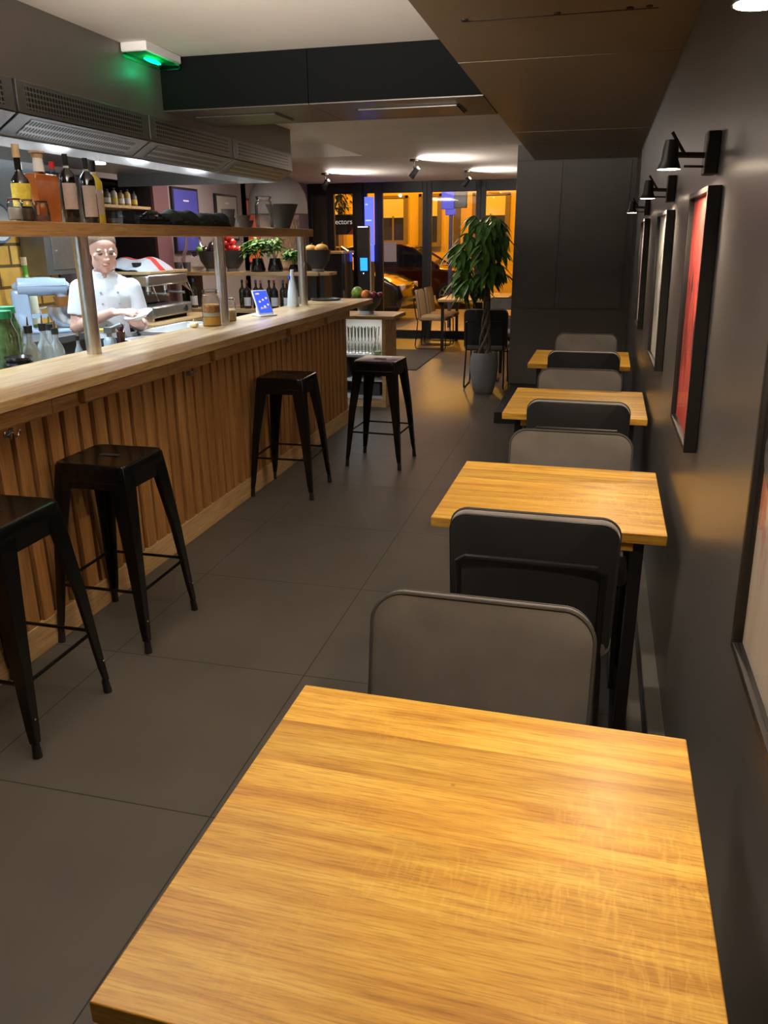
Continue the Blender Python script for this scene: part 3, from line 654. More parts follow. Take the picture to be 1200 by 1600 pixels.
AMB = P('bourbon', (.46, .13, .025), .12, coat=.8, noise=.15, nscale=20); OIL = P('olive_oil', (.62, .47, .03), .15, coat=.6)
CORK = P('cork', (.52, .36, .20), .8, noise=.15, nscale=60)
SHZ = 1.648
bottle((-2.32, 3.053, SHZ), 'sherry bottle with yellow label and tan capsule on the pass shelf', .297, .038, BK, None, CORK, LABY, 'bottles on the pass shelf', sh=.50, rn=.36, capl=.17, labz=(.2, .5))
t = thing('decanter', 'squarish bottle of amber spirit with glass stopper on the pass shelf', 'bottle', (-2.33, 3.20, SHZ), 0, 'bottles on the pass shelf')
m = MB(); m.lathe([(0, 0), (.085, 0), (.093, .006), (.104, .17), (.098, .192), (.03, .200), (.020, .206), (.018, .245), (.022, .25), (0, .25)], (0, 0, 0), 4, a0=PI/4, a1=PI/4+2*PI, sx=.5, sy_=1.1); o_ = obj('glass_body', m, AMB, t, bevel=.012, seg=3)
m = MB(); m.lathe([(0, .204), (.024, .204), (.020, .262), (0, .262)], (0, 0, 0), 16); obj('neck', m, M['ceramic'], t)
m = MB(); m.lathe([(0, .258), (.024, .258), (.024, .275), (.033, .277), (.033, .284), (0, .286)], (0, 0, 0), 16); obj('stopper', m, CORK, t)
bottle((-2.42, 3.42, SHZ), 'clear bottle with red cap behind the spirit bottle', .265, .036, M['glass'], None, P('red_cap', (.65, .02, .02), .35), None, 'bottles on the pass shelf')
bottle((-2.31, 3.365, SHZ), 'black wine bottle with pinkish label beside the amber spirit', .288, .036, BK, None, CAPB, LABP, 'bottles on the pass shelf', sh=.66, lab_a=(-PI*.55, .1), labz=(.2, .58), capl=.17)
bottle((-2.31, 3.515, SHZ), 'black wine bottle with pinkish label beside the golden oil bottle', .284, .036, BK, None, CAPB, LABP, 'bottles on the pass shelf', sh=.66, lab_a=(-PI*.55, .1), labz=(.1, .58), capl=.17)
bottle((-2.37, 3.665, SHZ), 'golden olive oil bottle with black capsule on the pass shelf', .284, .036, OIL, None, CAPB, LABP, 'bottles on the pass shelf', sh=.66, lab_a=(-PI*.5, .0), labz=(.15, .55), capl=.17)
def jar(loc, lb, r, h, lidm, fills, group=None, name='jar', clip=False, taper=1., cat='jar'):
    t = thing(name, lb, cat, loc, 0, group)
    m = MB(); m.lathe([(0, .002), (r*taper*.95, .002), (r*taper, .008), (r, h*.72), (r*.86, h*.84), (r*.80, h*.87), (r*.80, h*.94)], (0, 0, 0), 24); obj('glass_body', m, M['glass'], t)
    z = .006
    for fm, fh in fills:
        m = MB(); m.lathe([(0, z), (r*.93*taper, z), (r*.93, z+fh*.9), (r*.7, z+fh), (0, z+fh)], (0, 0, 0), 20); obj('contents', m, fm, t); z += fh
    if lidm:
        m = MB(); m.lathe([(0, h*.925), (r*.85, h*.925), (r*.88, h*.94), (r*.88, h*.985), (r*.7, h), (0, h)], (0, 0, 0), 24); obj('lid', m, lidm, t)
    if clip:
        m = MB(); m.tube([(r*.84, 0, h*.97), (r*1.0, 0, h*.92), (r*.98, 0, h*.82), (r*.84, 0, h*.84)], .0018, 6); m.tube([(r*.83*math.cos(a), r*.83*math.sin(a), h*.86) for a in [i*PI/10 for i in range(20)]], .0018, 6, closed=True); obj('wire_clip', m, M['chrome'], t)
    return t
WH = P('white_salt', (.60, .58, .55), .9); SP_ = P('ground_spice', (.10, .065, .04), .9, noise=.3, nscale=200); LIDB = P('black_lid', (.012, .012, .012), .4)
jar((-2.25, 2.905, SHZ), 'small lidded jar of pale salt at the left end of the pass shelf', .028, .085, P('dark_red_lid', (.16, .03, .02), .4), [(WH, .045)], 'small spice jars')
jar((-2.25, 2.985, SHZ), 'small clear jar of dark spice in front of the yellow label', .026, .085, P('brown_lid', (.20, .10, .06), .5), [(SP_, .045)], 'small spice jars')
jar((-2.25, 3.075, SHZ), 'squat jar with black lid before the amber spirit bottle', .030, .082, LIDB, [(P('brick_spice', (.22, .10, .06), .9), .02)], 'small spice jars')
# clear container with cutlery-like dark items
t = thing('clear_container', 'clear rectangular container beside the golden oil bottle', 'container', (-2.30, 3.75, SHZ)); m = MB()
m.box((-.05, -.06, 0), (.05, .06, .004)); m.box((-.05, -.06, 0), (-.047, .06, .06)); m.box((.047, -.06, 0), (.05, .06, .06)); m.box((-.05, -.06, 0), (.05, -.057, .06)); m.box((-.05, .057, 0), (.05, .06, .06)); obj('box_walls', m, M['glass'], t)
m = MB(); m.box((-.046, -.052, .005), (.044, .04, .028)); obj('contents', m, SP_, t, bevel=.004)
# heap of dark folded cloths / pans on the shelf
DC = P('black_cloth', (.018, .018, .020), .8, noise=.3, nscale=12)
for i, (y0, y1, h_, lb) in enumerate(((3.86, 4.22, .062, 'flat black grill tray at the left of the dark heap on the pass shelf'), (4.20, 4.60, .068, 'crumpled black cloth bundle with a pale edge on the pass shelf'), (4.58, 4.95, .064, 'folded black cloth beside the stone cups on the pass shelf'))):
    m = MB(); n = 16
    if i == 0:
        m.box((-.09, 0, 0), (.07, y1-y0, .02)); m.box((-.08, .02, .022), (.06, y1-y0-.02, .03)); m.tube([(.06, .03, .03), (.05, .12, .058), (.03, .24, .066), (.0, .34, .05)], .010, 8); m.tube([(.07, .0, .045), (.07, .34, .06)], .004, 6)
        for k in range(4): m.box((-.07, .04+k*.08, .03), (.05, .055+k*.08, .045))
        o_ = obj('grill_tray', m, P('black_steel_pan', (.015, .015, .016), .3, .5), bevel=.002)
        tag(o_, lb, 'tray')
    else:
        for k in range(5): m.ball((random.uniform(-.03, .03), .06+(y1-y0-.12)*k/4, .036), .05, (1.3, 1.25, .75+.35*random.random()), seg=14, rot=Matrix.Rotation(random.uniform(-.3, .3), 3, 'X'))
        m.box((-.09, 0, 0), (.08, y1-y0, .02)); m.tube([(.085, .0, .02), (.09, .15, .035), (.088, .3, .022)], .006, 6)
        o_ = obj('folded_cloth', m, DC); fuse(o_, .006, 6); tag(o_, lb, 'cloth', 'dark cloths on the pass shelf')
    o_.location = (-2.33, y0, SHZ)
def cup(loc, lb, r0, r1, h, mat, name='stone_cup', cat='cup', group=None, foot=None):
    t = MB(); t.lathe([(0, 0), (r0, 0), (r1, h), (r1-.004, h), (r0-.004, .008), (0, .008)], (0, 0, 0), 24)
    if foot: t.lathe([(0, -.0), (r0*.9, 0), (r0*.9, .012), (0, .012)], (0, 0, 0), 20)
    o = obj(name, t, mat); o.location = loc; return tag(o, lb, cat, group)
cup((-2.32, 5.065, SHZ), 'dark stone cup on the pass shelf, lower of the stack of two', .036, .046, .058, M['grey_stone'], group='stone cups'); cup((-2.32, 5.065, SHZ+.052), 'dark stone cup on the pass shelf, topmost of the stack of two', .036, .046, .058, M['grey_stone'], group='stone cups')
cup((-2.31, 5.30, SHZ), 'low grey bowl beside the stone cups, lower of two', .045, .062, .045, M['grey_stone'], 'stone_bowl', 'bowl', 'stone bowls'); cup((-2.31, 5.27, SHZ+.038), 'low grey bowl beside the stone cups, upper of two', .042, .054, .040, M['grey_stone'], 'stone_bowl', 'bowl', 'stone bowls')
jar((-2.31, 5.655, SHZ), 'large empty clip-top preserving jar on the pass shelf', .066, .215, M['glass'], [], 'preserving jars', clip=True)
cup((-2.33, 6.06, SHZ), 'large dark flared bowl at the far end of the pass shelf', .055, .125, .175, M['stoneware'], 'mixing_bowl', 'bowl')

# ---- things on the bar top
BZ = 1.05
GR = P('granola', (.50, .24, .08), .9, noise=.5, nscale=90); FL = P('flour', (.72, .68, .60), .9); PO = P('polenta', (.82, .47, .08), .8, noise=.1, nscale=100)
jar((-2.335, 4.745, BZ), 'tall preserving jar of layered polenta, flour and granola on the bar', .058, .225, M['glass'], [(PO, .055), (FL, .025), (GR, .05)], 'preserving jars', clip=True)
jar((-2.36, 5.05, BZ), 'short preserving jar of golden crumbs behind the middle post', .052, .155, M['glass'], [(P('crumbs', (.66, .47, .24), .9, noise=.2, nscale=100), .075)], 'preserving jars', clip=True)
tb = thing('tablet', 'tablet with blue lit screen leaning on a stand on the bar', 'tablet', (-2.24, 5.43, BZ), .95)
rot = Matrix.Rotation(math.radians(-28), 4, 'X')
m = MB(); m.box((-.062, -.005, .012), (.062, .005, .20), rot, bev=.003); obj('tablet_body', m, M['white_plastic'], tb)
m = MB(); m.box((-.054, -.0062, .024), (.054, -.005, .19), rot); obj('screen', m, P('tablet_screen', (.02, .03, .15), .2, emis=(.03, .07, .55), estr=1.3), tb)
m = MB()
for k in range(3):
    for j in range(2): m.cyl((-.024+.03*k, -.0066, .06+.05*j+.012*k), (-.024+.03*k, -.0062, .06+.05*j+.012*k), .008, seg=10, mat=rot)
m.box((-.04, -.0066, .165), (-.01, -.0062, .175), rot); obj('screen_icon', m, P('icons', (.8, .5, .5), .4, emis=(.9, .55, .6), estr=.8), tb)
m = MB(); m.box((-.07, -.03, 0), (.07, .10, .012)); m.box((-.03, .02, .01), (.03, .1, .06)); obj('stand', m, M['white_plastic'], tb, bevel=.004)
m = MB(); m.lathe([(0, 0), (.047, 0), (.049, .01), (.040, .12), (.016, .24), (.014, .285), (.018, .29), (.012, .29), (0, .28)], (0, 0, 0), 20); t = thing('carafe', 'frosted glass water carafe with a blue tag beside the far post', 'carafe', (-2.35, 6.27, BZ)); obj('glass_body', m, P('frosted_bottle', (.62, .66, .68), .35), t)
m = MB(); m.box((-.025, -.03, .215), (-.012, -.01, .245)); obj('tag', m, P('blue_tag', (.02, .10, .75), .4), t, bevel=.003)
t = thing('candle_holder', 'small pale wax melt with a wire handle beside the layered jar', 'candle', (-2.40, 4.62, BZ)); m = MB(); m.ball((0, 0, .018), .026, (1.2, 1.2, .7), seg=14); m.cyl((0, 0, .02), (0, 0, .055), .006, .003, seg=8); obj('wax', m, P('pale_wax', (.85, .70, .38), .6), t)
m = MB(); m.tube([(.0, .02, .045), (.0, .045, .04), (0, .058, .015), (0, .04, .004)], .0025, 6); obj('wire_handle', m, M['chrome'], t)
t = thing('tray', 'round black tray on the far end of the bar', 'tray', (-2.31, 7.0, BZ)); m = MB(); m.lathe([(0, .0), (.13, 0), (.14, .014), (.134, .014), (.126, .005), (0, .005)], (0, 0, 0), 28); obj('tray_dish', m, M['black_plastic'], t)
m = MB(); m.box((-.05, -.07, 0), (.06, .05, .003)); o_ = obj('paper_slip', m, M['ceramic']); o_.location = (-2.14, 6.84, BZ); o_.rotation_euler = (0, 0, .4); tag(o_, 'small white slip lying on the bar beside the black tray', 'paper')
# ---- prep counter things
PZ = .90
def oilb(loc, lb, h, r, fillm, fh):
    t = thing('oil_bottle', lb, 'bottle', loc, 0, 'pourer bottles behind the bar')
    m = MB(); m.lathe([(0, 0), (r, 0), (r, h*.5), (r*.8, h*.58), (r*.36, h*.68), (r*.36, h*.80), (0, h*.80)], (0, 0, 0), 18); obj('glass_body', m, M['glass_w'], t)
    if fillm: m = MB(); m.lathe([(0, .004), (r*1.01, .004), (r*1.01, h*fh), (0, h*fh)], (0, 0, 0), 18); obj('contents', m, fillm, t)
    m = MB(); m.cyl((0, 0, h*.78), (0, 0, h*.88), r*.46, r*.5, seg=12); obj('stopper', m, M['black_plastic'], t)
    m = MB(); m.cyl((0, 0, h*.87), (.004, 0, h), .006, .003, seg=8); obj('pourer', m, M['chrome'], t); return t
M['glass_w'] = P('milky_glass', (.55, .64, .68), .12, coat=.6); M['glass_w'].node_tree.nodes['Principled BSDF'].inputs['Alpha'].default_value = .55
OY = P('yellow_oil', (.70, .62, .03), .2, coat=.5)
oilb((-2.56, 3.27, PZ), 'oil bottle with yellow oil, leftmost of the pourer bottles', .335, .040, OY, .27)
oilb((-2.56, 3.375, PZ), 'pale pourer bottle second from the left', .335, .040, None, 0)
oilb((-2.56, 3.465, PZ), 'pourer bottle with brown dregs, third from the left', .30, .036, P('brown_dregs', (.30, .20, .05), .4), .24)
oilb((-2.66, 3.56, PZ), 'pale pourer bottle right of the brown one', .31, .040, None, 0)
oilb((-2.56, 3.64, PZ), 'slim pourer bottle standing apart beside the first steel post', .235, .022, None, 0)
GL = P('green_glass', (.085, .15, .05), .15, coat=.6, noise=.5, nscale=30); GLID = P('green_lid', (.02, .30, .12), .4)
for i, (x, y, h_) in enumerate(((-2.62, 3.17, .37), (-2.86, 3.50, .36))):
    t = thing('storage_jar', ['green lidded glass jar of herbs at the left edge', 'green lidded glass jar behind the pourer bottles'][i], 'jar', (x, y, PZ), 0, 'green lidded jars')
    m = MB(); m.lathe([(0, 0), (.062, 0), (.066, .02), (.066, h_*.7), (.045, h_*.86), (.045, h_*.93), (0, h_*.93)], (0, 0, 0), 20); obj('glass_body', m, GL, t); m = MB(); m.cyl((0, 0, h_*.91), (0, 0, h_), .052, .050, seg=24); obj('lid', m, GLID, t)
BLW = P('dark_bowl_glaze', (.03, .03, .035), .25, coat=.3)
for k in range(6): cup((-2.50, 3.10, PZ+.02+.024*k), 'dark rimmed bowl in the stack at the left edge, %s' % ['lowest of six', 'second from the bottom', 'third from the bottom', 'fourth from the bottom', 'fifth from the bottom', 'topmost of six'][k], .04, .062, .036, BLW, 'stacked_bowl', 'bowl', 'stack of dark bowls')
# blow torch canister, pepper mill
t = thing('blow_torch', 'pale blue gas canister with blow torch head beside the chef', 'blow torch', (-2.56, 3.93, PZ)); m = MB(); m.lathe([(0, 0), (.034, 0), (.034, .15), (.022, .168), (0, .168)], (0, 0, 0), 20); obj('canister', m, P('pale_blue_can', (.40, .52, .60), .35, .3), t)
m = MB(); m.cyl((0, 0, .165), (0, 0, .205), .014, seg=12); m.box((-.02, -.02, .19), (.03, .02, .22)); m.cyl((0, 0, .21), (.07, .02, .235), .009, .011, seg=10); obj('torch_head', m, M['steel_d'], t)
m = MB(); m.cyl((-.02, -.0, .205), (-.055, -.01, .205), .009, seg=10); obj('valve_knob', m, P('yellow_knob', (.85, .50, .03), .4), t)
m = MB(); m.lathe([(0, 0), (.030, 0), (.028, .02), (.016, .08), (.018, .13), (.025, .17), (.024, .185), (.014, .19), (.022, .205), (.018, .225), (0, .23)], (0, 0, 0), 20); o_ = obj('pepper_mill', m, P('dark_walnut', (.07, .02, .015), .25, coat=.5)); o_.location = (-2.56, 4.045, PZ); tag(o_, 'dark turned pepper mill beside the blow torch', 'pepper mill')
t = thing('food_tray', 'white gastronorm tray on the prep counter right of the chef', 'tray', (-2.62, 4.86, PZ)); m = MB()
m.box((-.12, -.3, 0), (.12, .3, .008)); 
for a in ((-.125, -.31, .0, -.117, .31, .125), (.117, -.31, 0, .125, .31, .125), (-.125, -.31, 0, .125, -.30, .125), (-.125, .30, 0, .125, .31, .125)): m.box(a[:3], a[3:])
m.box((-.14, -.325, .12), (-.115, .325, .128)); m.box((.115, -.325, .12), (.14, .325, .128)); m.box((-.14, -.325, .12), (.14, -.30, .128)); m.box((-.14, .30, .12), (.14, .325, .128)); obj('tray_walls', m, M['white_plastic'], t)
m = MB(); m.lathe([(0, 0), (.07, 0), (.12, .016), (.118, .019), (.07, .005), (0, .005)], (0, 0, 0), 30); o_ = obj('plate', m, M['ceramic']); o_.location = (-2.56, 4.3, PZ+.10); tag(o_, 'white plate on the prep counter beside the pepper mill', 'plate')
m = MB(); m.cyl((0, 0, 0), (0, 0, .1), .07, seg=24); o_ = obj('upturned_bowl', m, M['ceramic']); o_.location = (-2.56, 4.3, PZ); tag(o_, 'white pot under the plate beside the pepper mill', 'pot')
t = thing('pan', 'shallow dark pan on the prep counter left of the first post', 'pan', (-2.74, 3.78, PZ)); m = MB(); m.lathe([(0, 0), (.10, 0), (.12, .04), (.117, .04), (.098, .005), (0, .005)], (0, 0, 0), 28); obj('pan_bowl', m, M['steel_d'], t); m = MB(); m.tube([(-.1, .05, .035), (-.2, .14, .06)], .008, 8); obj('pan_handle', m, M['black_plastic'], t)

# ---- stand mixer on the back counter
mx = thing('stand_mixer', 'pale blue stand mixer with steel bowl against the amber tiles', 'mixer', (-3.88, 5.20, .93), math.radians(-53)); mx.scale = (.9, .9, .9)
BLU = P('pale_blue_enamel', (.36, .46, .60), .22, coat=.6)
m = MB(); m.lathe([(0, 0), (.115, 0), (.115, .02), (.10, .035), (0, .035)], (0, .0, 0), 28, .95, 1.75); m.box((-.05, -.26, .02), (.05, -.12, .345), bev=.03); m.ball((0, -.20, .10), .07, (.9, 1, 1.4), seg=14); b_ = obj('body', m, BLU, mx); fuse(b_, .008, 8)
m = MB(); m.ball((0, -.02, .365), .075, (.88, 3.0, 1.0), seg=24); m.cyl((0, -.20, .365), (0, .17, .36), .074, .066, seg=24); m.cyl((0, .12, .35), (0, .12, .27), .045, .04, seg=18); h_ = obj('motor_head', m, BLU, mx); fuse(h_, .008, 5)
m = MB(); m.cyl((0, .16, .365), (0, .235, .365), .020, .022, seg=16); obj('hub', m, M['chrome'], mx)
m = MB(); m.tube([(.078*.9, y, .372) for y in (-.2, -.1, 0, .1, .17)], .003, 6); obj('trim_band', m, M['chrome'], mx)
m = MB(); m.lathe([(0, .04), (.05, .04), (.055, .05), (.10, .10), (.118, .17), (.12, .205), (.124, .205), (.121, .165), (.103, .095), (.056, .045), (0, .038)], (0, .12, 0), 30); obj('bowl', m, M['steel'], mx)
m = MB(); m.tube([(.0, -.04, .13), (0, -.06, .19), (0, .0, .20)], .006, 8); m.box((-.02, -.14, .12), (.02, -.0, .15)); obj('bowl_arm', m, BLU, mx)
m = MB(); m.lathe([(0, .195), (.045, .195), (.065, .285), (.062, .285), (.0, .24)], (0, .12, 0), 20); obj('whisk_guard', m, P('amber_plastic', (.30, .12, .03), .3), mx)
bottle((-4.12, 5.33, .93), 'green wine bottle with cream label behind the mixer', .53, .058, P('bright_green_glass', (.10, .24, .02), .1, coat=.6), None, CORK, P('cream_label', (.75, .72, .52), .7), 'bottles on the back counter', sh=.60, rn=.34, labz=(.08, .50))
t = thing('wall_cabinet', 'small stainless cabinet on the amber tile wall above the mixer', 'cabinet', (-4.28, 5.74, 1.30)); m = MB(); m.box((0, -.22, .02), (.22, .22, .52)); obj('cabinet_body', m, M['steel_d'], t, bevel=.004); m = MB(); m.box((.22, -.14, .06), (.228, .2, .50)); d_ = obj('door', m, M['steel'], t, bevel=.003); m = MB(); m.ball((.235, -.11, .20), .008, seg=10); obj('knob', m, M['chrome'], d_)
t = thing('wall_clock', 'round pale clock on the amber tile wall at the left edge', 'clock', (-4.28, 5.30, 1.70)); m = MB(); m.lathe([(0, 0), (.14, 0), (.14, .03), (.125, .035), (.125, .028), (0, .028)], (0, 0, 0), 36, mat=Matrix.Rotation(PI/2, 4, 'Y')); obj('clock_rim', m, P('blue_rim', (.15, .22, .40), .3), t); m = MB(); m.lathe([(0, .029), (.124, .029), (0, .0295)], (0, 0, 0), 36, mat=Matrix.Rotation(PI/2, 4, 'Y')); obj('clock_face', m, M['ceramic'], t)
# wall shelf with bottles high on the back wall
t = thing('bottle_shelf', 'pale shelf holding spice bottles high behind the pass', 'shelf', (-4.55, 7.1, 1.86)); m = MB(); m.box((-.2, -.5, 0), (.24, .5, .025)); obj('shelf_board', m, M['oak_x'], t); 
SPC = [P('spice_%d' % i, c, .4) for i, c in enumerate(((.35, .22, .10), (.50, .38, .12), (.12, .10, .08), (.42, .40, .36)))]
for k in range(7):
    y = 6.72+.115*k; tt = bottle((-4.38, y, 1.885), 'spice bottle on the high shelf, %s from the left' % ['first', 'second', 'third', 'fourth', 'fifth', 'sixth', 'seventh'][k], .135+.015*(k % 2), .032, SPC[k % 4], None, CAPB, LABW if k % 3 else LABY, 'spice bottles on the high shelf', sh=.7, rn=.45, capl=.2)

# ---- espresso machine
em = thing('espresso_machine', 'chrome espresso machine under a draped tea towel', 'espresso machine', (-3.90, 6.72, .89))
m = MB(); m.box((-.22, -.36, .03), (.22, .36, .13)); m.box((-.22, -.36, .13), (-.02, .36, .40)); obj('body', m, M['steel_d'], em, bevel=.012)
m = MB(); m.box((-.22, -.37, .40), (.20, .37, .425)); obj('cup_warmer', m, M['oak_x'], em, bevel=.004)
m = MB(); m.box((.20, -.34, .04), (.222, .34, .12)); obj('drip_tray_front', m, M['steel'], em, bevel=.004)
m = MB(); m.cyl((.222, .22, .08), (.235, .22, .08), .028, seg=18); obj('gauge', m, M['black_plastic'], em)
for s in (-.15, .15):
    m = MB(); m.cyl((.07, s, .35), (.07, s, .25), .038, .042, seg=20); g_ = obj('group_head', m, M['chrome'], em); m = MB(); m.cyl((.07, s, .25), (.07, s, .22), .036, .03, seg=18); m.cyl((.10, s, .235), (.25, s+.03, .225), .010, .013, seg=10); obj('portafilter', m, M['chrome'], g_); m = MB(); m.cyl((.08, s, .34), (.14, s-.03, .40), .015, .02, seg=10); obj('group_lever', m, M['chrome'], g_)
for s in (-.33, .33):
    m = MB(); m.tube([(.12, s, .40), (.19, s+.03, .33), (.22, s+.08, .17)], .005, 8); obj('steam_wand', m, M['chrome'], em)
for s in (-.32, .32):
    m = MB(); m.box((-.15, s-.02, .0), (.19, s+.02, .03)); obj('foot', m, M['steel'], em)
m = MB(); m.box((.03, -.36, .30), (.20, .36, .40)); obj('boiler_front', m, M['steel'], em, bevel=.02)
tt = MB(); n = 14
gridv = []
for i in range(n+1):
    row = []
    for j in range(9):
        u = i/n; v = j/8
        y = -.34+.78*u; z = .455+.11*math.sin(PI*min(1, u*1.05))*(1-.6*u)+.012*math.sin(9*v+5*u)-(.14*max(0, u-.78)/.22 if u > .78 else 0)
        x = -.20+.38*v; z -= .10*max(0, v-.7)/.3
        row.append(tt.b.verts.new((x, y, z)))
    gridv.append(row)
for i in range(n):
    for j in range(8): tt.b.faces.new((gridv[i][j], gridv[i+1][j], gridv[i+1][j+1], gridv[i][j+1]))
def towel_mat():
    m, nt, b = newmat('tea_towel'); tc = nt.nodes.new('ShaderNodeTexCoord'); sep = nt.nodes.new('ShaderNodeSeparateXYZ'); nt.links.new(tc.outputs['Object'], sep.inputs[0])
    c = RAMP(nt, MATH(nt, 'ADD', sep.outputs[1], .4), [(0, (.62, .66, .72)), (.30, (.62, .66, .72)), (.31, (.75, .06, .05)), (.40, (.75, .06, .05)), (.41, (.62, .66, .72)), (.62, (.55, .57, .62)), (.64, (.62, .22, .12)), (.78, (.55, .42, .36))]); nt.links.new(c, b.inputs['Base Color']); b.inputs['Roughness'].default_value = .9; return m
o_ = obj('tea_towel', tt, towel_mat()); o_.location = (-3.90, 6.72, .885); tag(o_, 'grey tea towel with a red stripe draped over the espresso machine', 'tea towel'); sd = o_.modifiers.new('s', 'SOLIDIFY'); sd.thickness = .004
for k in range(3): cup((-3.85, 6.45+.11*k, 1.318), ['black cup under the towel, left', 'black cup under the towel, middle', 'black cup under the towel, right'][k], .03, .042, .07, M['black_plastic'], 'coffee_cup', 'cup', 'cups on the espresso machine')

# ================================================================== BACK BAR at y 7.75
bb = thing('back_bar', 'black framed back bar with an oak top at the end of the kitchen', 'cabinet', (-3.2, 7.75, 0))
m = MB(); m.box((-1.09, -.10, .865), (.72, .34, .905)); obj('worktop', m, M['oak_x'], bb, bevel=.003)
m = MB(); m.box((-1.07, -.05, 0), (.70, .32, .865)); obj('carcass', m, M['black_plastic'], bb)
m = MB(); m.box((-1.09, -.01, 1.225), (.575, .28, 1.26)); m.box((.575, .03, 1.228), (.68, .28, 1.258)); obj('upper_shelf', m, M['oak_x'], bb, bevel=.002)
for x in (-.94, -.86, .50, .58):
    m = MB(); m.box((x, .02, .905), (x+.045, .26, 1.226)); obj('shelf_leg', m, M['black_matte'], bb)
UZ, WZ = 1.26, .905
WB = [P('wine_glass_%d' % i, c, .1, coat=.5) for i, c in enumerate(((.012, .02, .01), (.02, .012, .01), (.010, .012, .016)))]
CAPS = [CAPB, P('red_capsule', (.25, .03, .03), .35), P('blue_capsule', (.05, .10, .22), .35), P('copper_capsule', (.35, .15, .08), .35)]
xs = [-3.985, -3.17, -3.10, -3.04, -2.975, -2.905, -2.84, -2.775, -2.71, -3.28, -3.36, -2.65]
nm = 'first second third fourth fifth sixth seventh eighth'.split()
bottle((-3.985, 7.72, WZ), 'wine bottle with white label standing alone left of the layered jar', .29, .037, WB[0], None, CAPS[2], LABW, 'wine bottles on the back bar', labz=(.1, .42))
seq = [(-3.24, 7.76), (-3.16, 7.73), (-3.085, 7.78), (-3.01, 7.73), (-2.93, 7.77), (-2.855, 7.73)]
seq = [(-3.47, 7.75), (-3.40, 7.71), (-3.325, 7.76), (-3.25, 7.71), (-3.18, 7.76), (-3.105, 7.71), (-3.03, 7.76), (-2.955, 7.72)]
for k, (x, y) in enumerate(seq):
    bottle((x+.02 if k < 7 else x, y, WZ), 'dark wine bottle on the back bar, %s of the row from the left' % nm[k], .28+.012*((k*3) % 3), .036, WB[k % 3], None, CAPS[(k*5) % 4], LABW if k % 2 else None, 'wine bottles on the back bar', labz=(.10, .40))
bottle((-2.82, 7.70, WZ), 'wine bottle with white label and pale collar left of the carafe', .295, .037, WB[0], None, CAPS[0], LABW, 'wine bottles on the back bar', labz=(.1, .42))
# upper shelf things
def xU(px): return -4.238+(px-267)*.00699
def bowl(loc, lb, r, h, rb, mat, footm, name='serving_bowl'):
    t = thing(name, lb, 'bowl', loc, 0, 'bowls on the back bar shelf')
    m = MB(); m.lathe([(0, .03), (rb, .03), (r*.86, h*.55), (r, h), (r-.006, h), (r*.84, h*.56), (rb-.005, .036), (0, .036)], (0, 0, 0), 28); obj('bowl_body', m, mat, t); m = MB(); m.lathe([(0, 0), (rb*1.05, 0), (rb, .03), (0, .03)], (0, 0, 0), 24); obj('bowl_foot', m, footm, t); return t
FT = P('pale_bowl_foot', (.30, .29, .28), .6)
bowl((xU(324)+.0, 7.88, UZ), 'black footed bowl of aubergines left of the middle post', .125, .20, .055, M['stoneware'], FT)
bowl((xU(358), 7.90, UZ), 'black footed bowl piled with red peppers', .135, .21, .06, M['stoneware'], FT)
bowl((xU(491), 7.88, UZ), 'black footed bowl of squash at the end of the upper shelf', .135, .21, .06, M['stoneware'], FT)
AUB = P('aubergine', (.03, .012, .02), .15, coat=.5); GRV = P('green_veg', (.12, .30, .03), .4); REDV = P('red_pepper', (.55, .02, .015), .18, coat=.5); SQ = P('squash', (.70, .36, .08), .5, noise=.15, nscale=20)
def veg(name, lb, cat, loc, r, sc, mat, grp, stem=True, rot=0):
    t = thing(name, lb, cat, loc, rot, grp); m = MB(); m.ball((0, 0, 0), r, sc, seg=16); obj('flesh', m, mat, t)
    if stem: m = MB(); m.cyl((0, 0, r*sc[2]*.8), (r*.2, 0, r*sc[2]*1.25), r*.12, r*.09, seg=8); obj('stem', m, GRV, t)
    return t
for k, (dx, dz, r, s_) in enumerate(((-.05, .20, .05, (1, 1, 1.1)), (.03, .22, .045, (1, 1, 1.7)), (.075, .21, .04, (1, 1, 1.4)))):
    veg('aubergine', ['leftmost glossy aubergine in the black bowl', 'upright aubergine in the middle of the black bowl', 'aubergine at the right of the black bowl'][k], 'vegetable', (xU(324)+dx, 7.87, UZ+dz), r, s_, AUB, 'aubergines')
veg('green_squash', 'small green squash at the left rim of the aubergine bowl', 'vegetable', (xU(324)-.09, 7.82, UZ+.215), .035, (1, 1, .9), GRV, 'green vegetables')
for k, (dx, dz) in enumerate(((-.075, .215), (-.02, .23), (.04, .22), (.085, .212), (-.045, .275), (.01, .285), (-.02, .33))):
    veg('red_pepper', 'glossy red pepper in the black bowl, %s' % ['left at the rim', 'left of centre in the lower layer', 'right of centre in the lower layer', 'right at the rim', 'left in the second layer', 'right in the second layer', 'topmost'][k], 'vegetable', (xU(358)+dx, 7.86+.03*(k % 2), UZ+dz), .042, (1, 1, .95), REDV, 'red peppers')
for k, (dx, dz, r) in enumerate(((-.06, .21, .06), (.05, .215, .065))): veg('squash', ['pale orange squash at the left of the end bowl', 'pale orange squash at the right of the end bowl'][k], 'vegetable', (xU(491)+dx, 7.86, UZ+dz), r, (1.1, 1, .8), SQ, 'squashes')
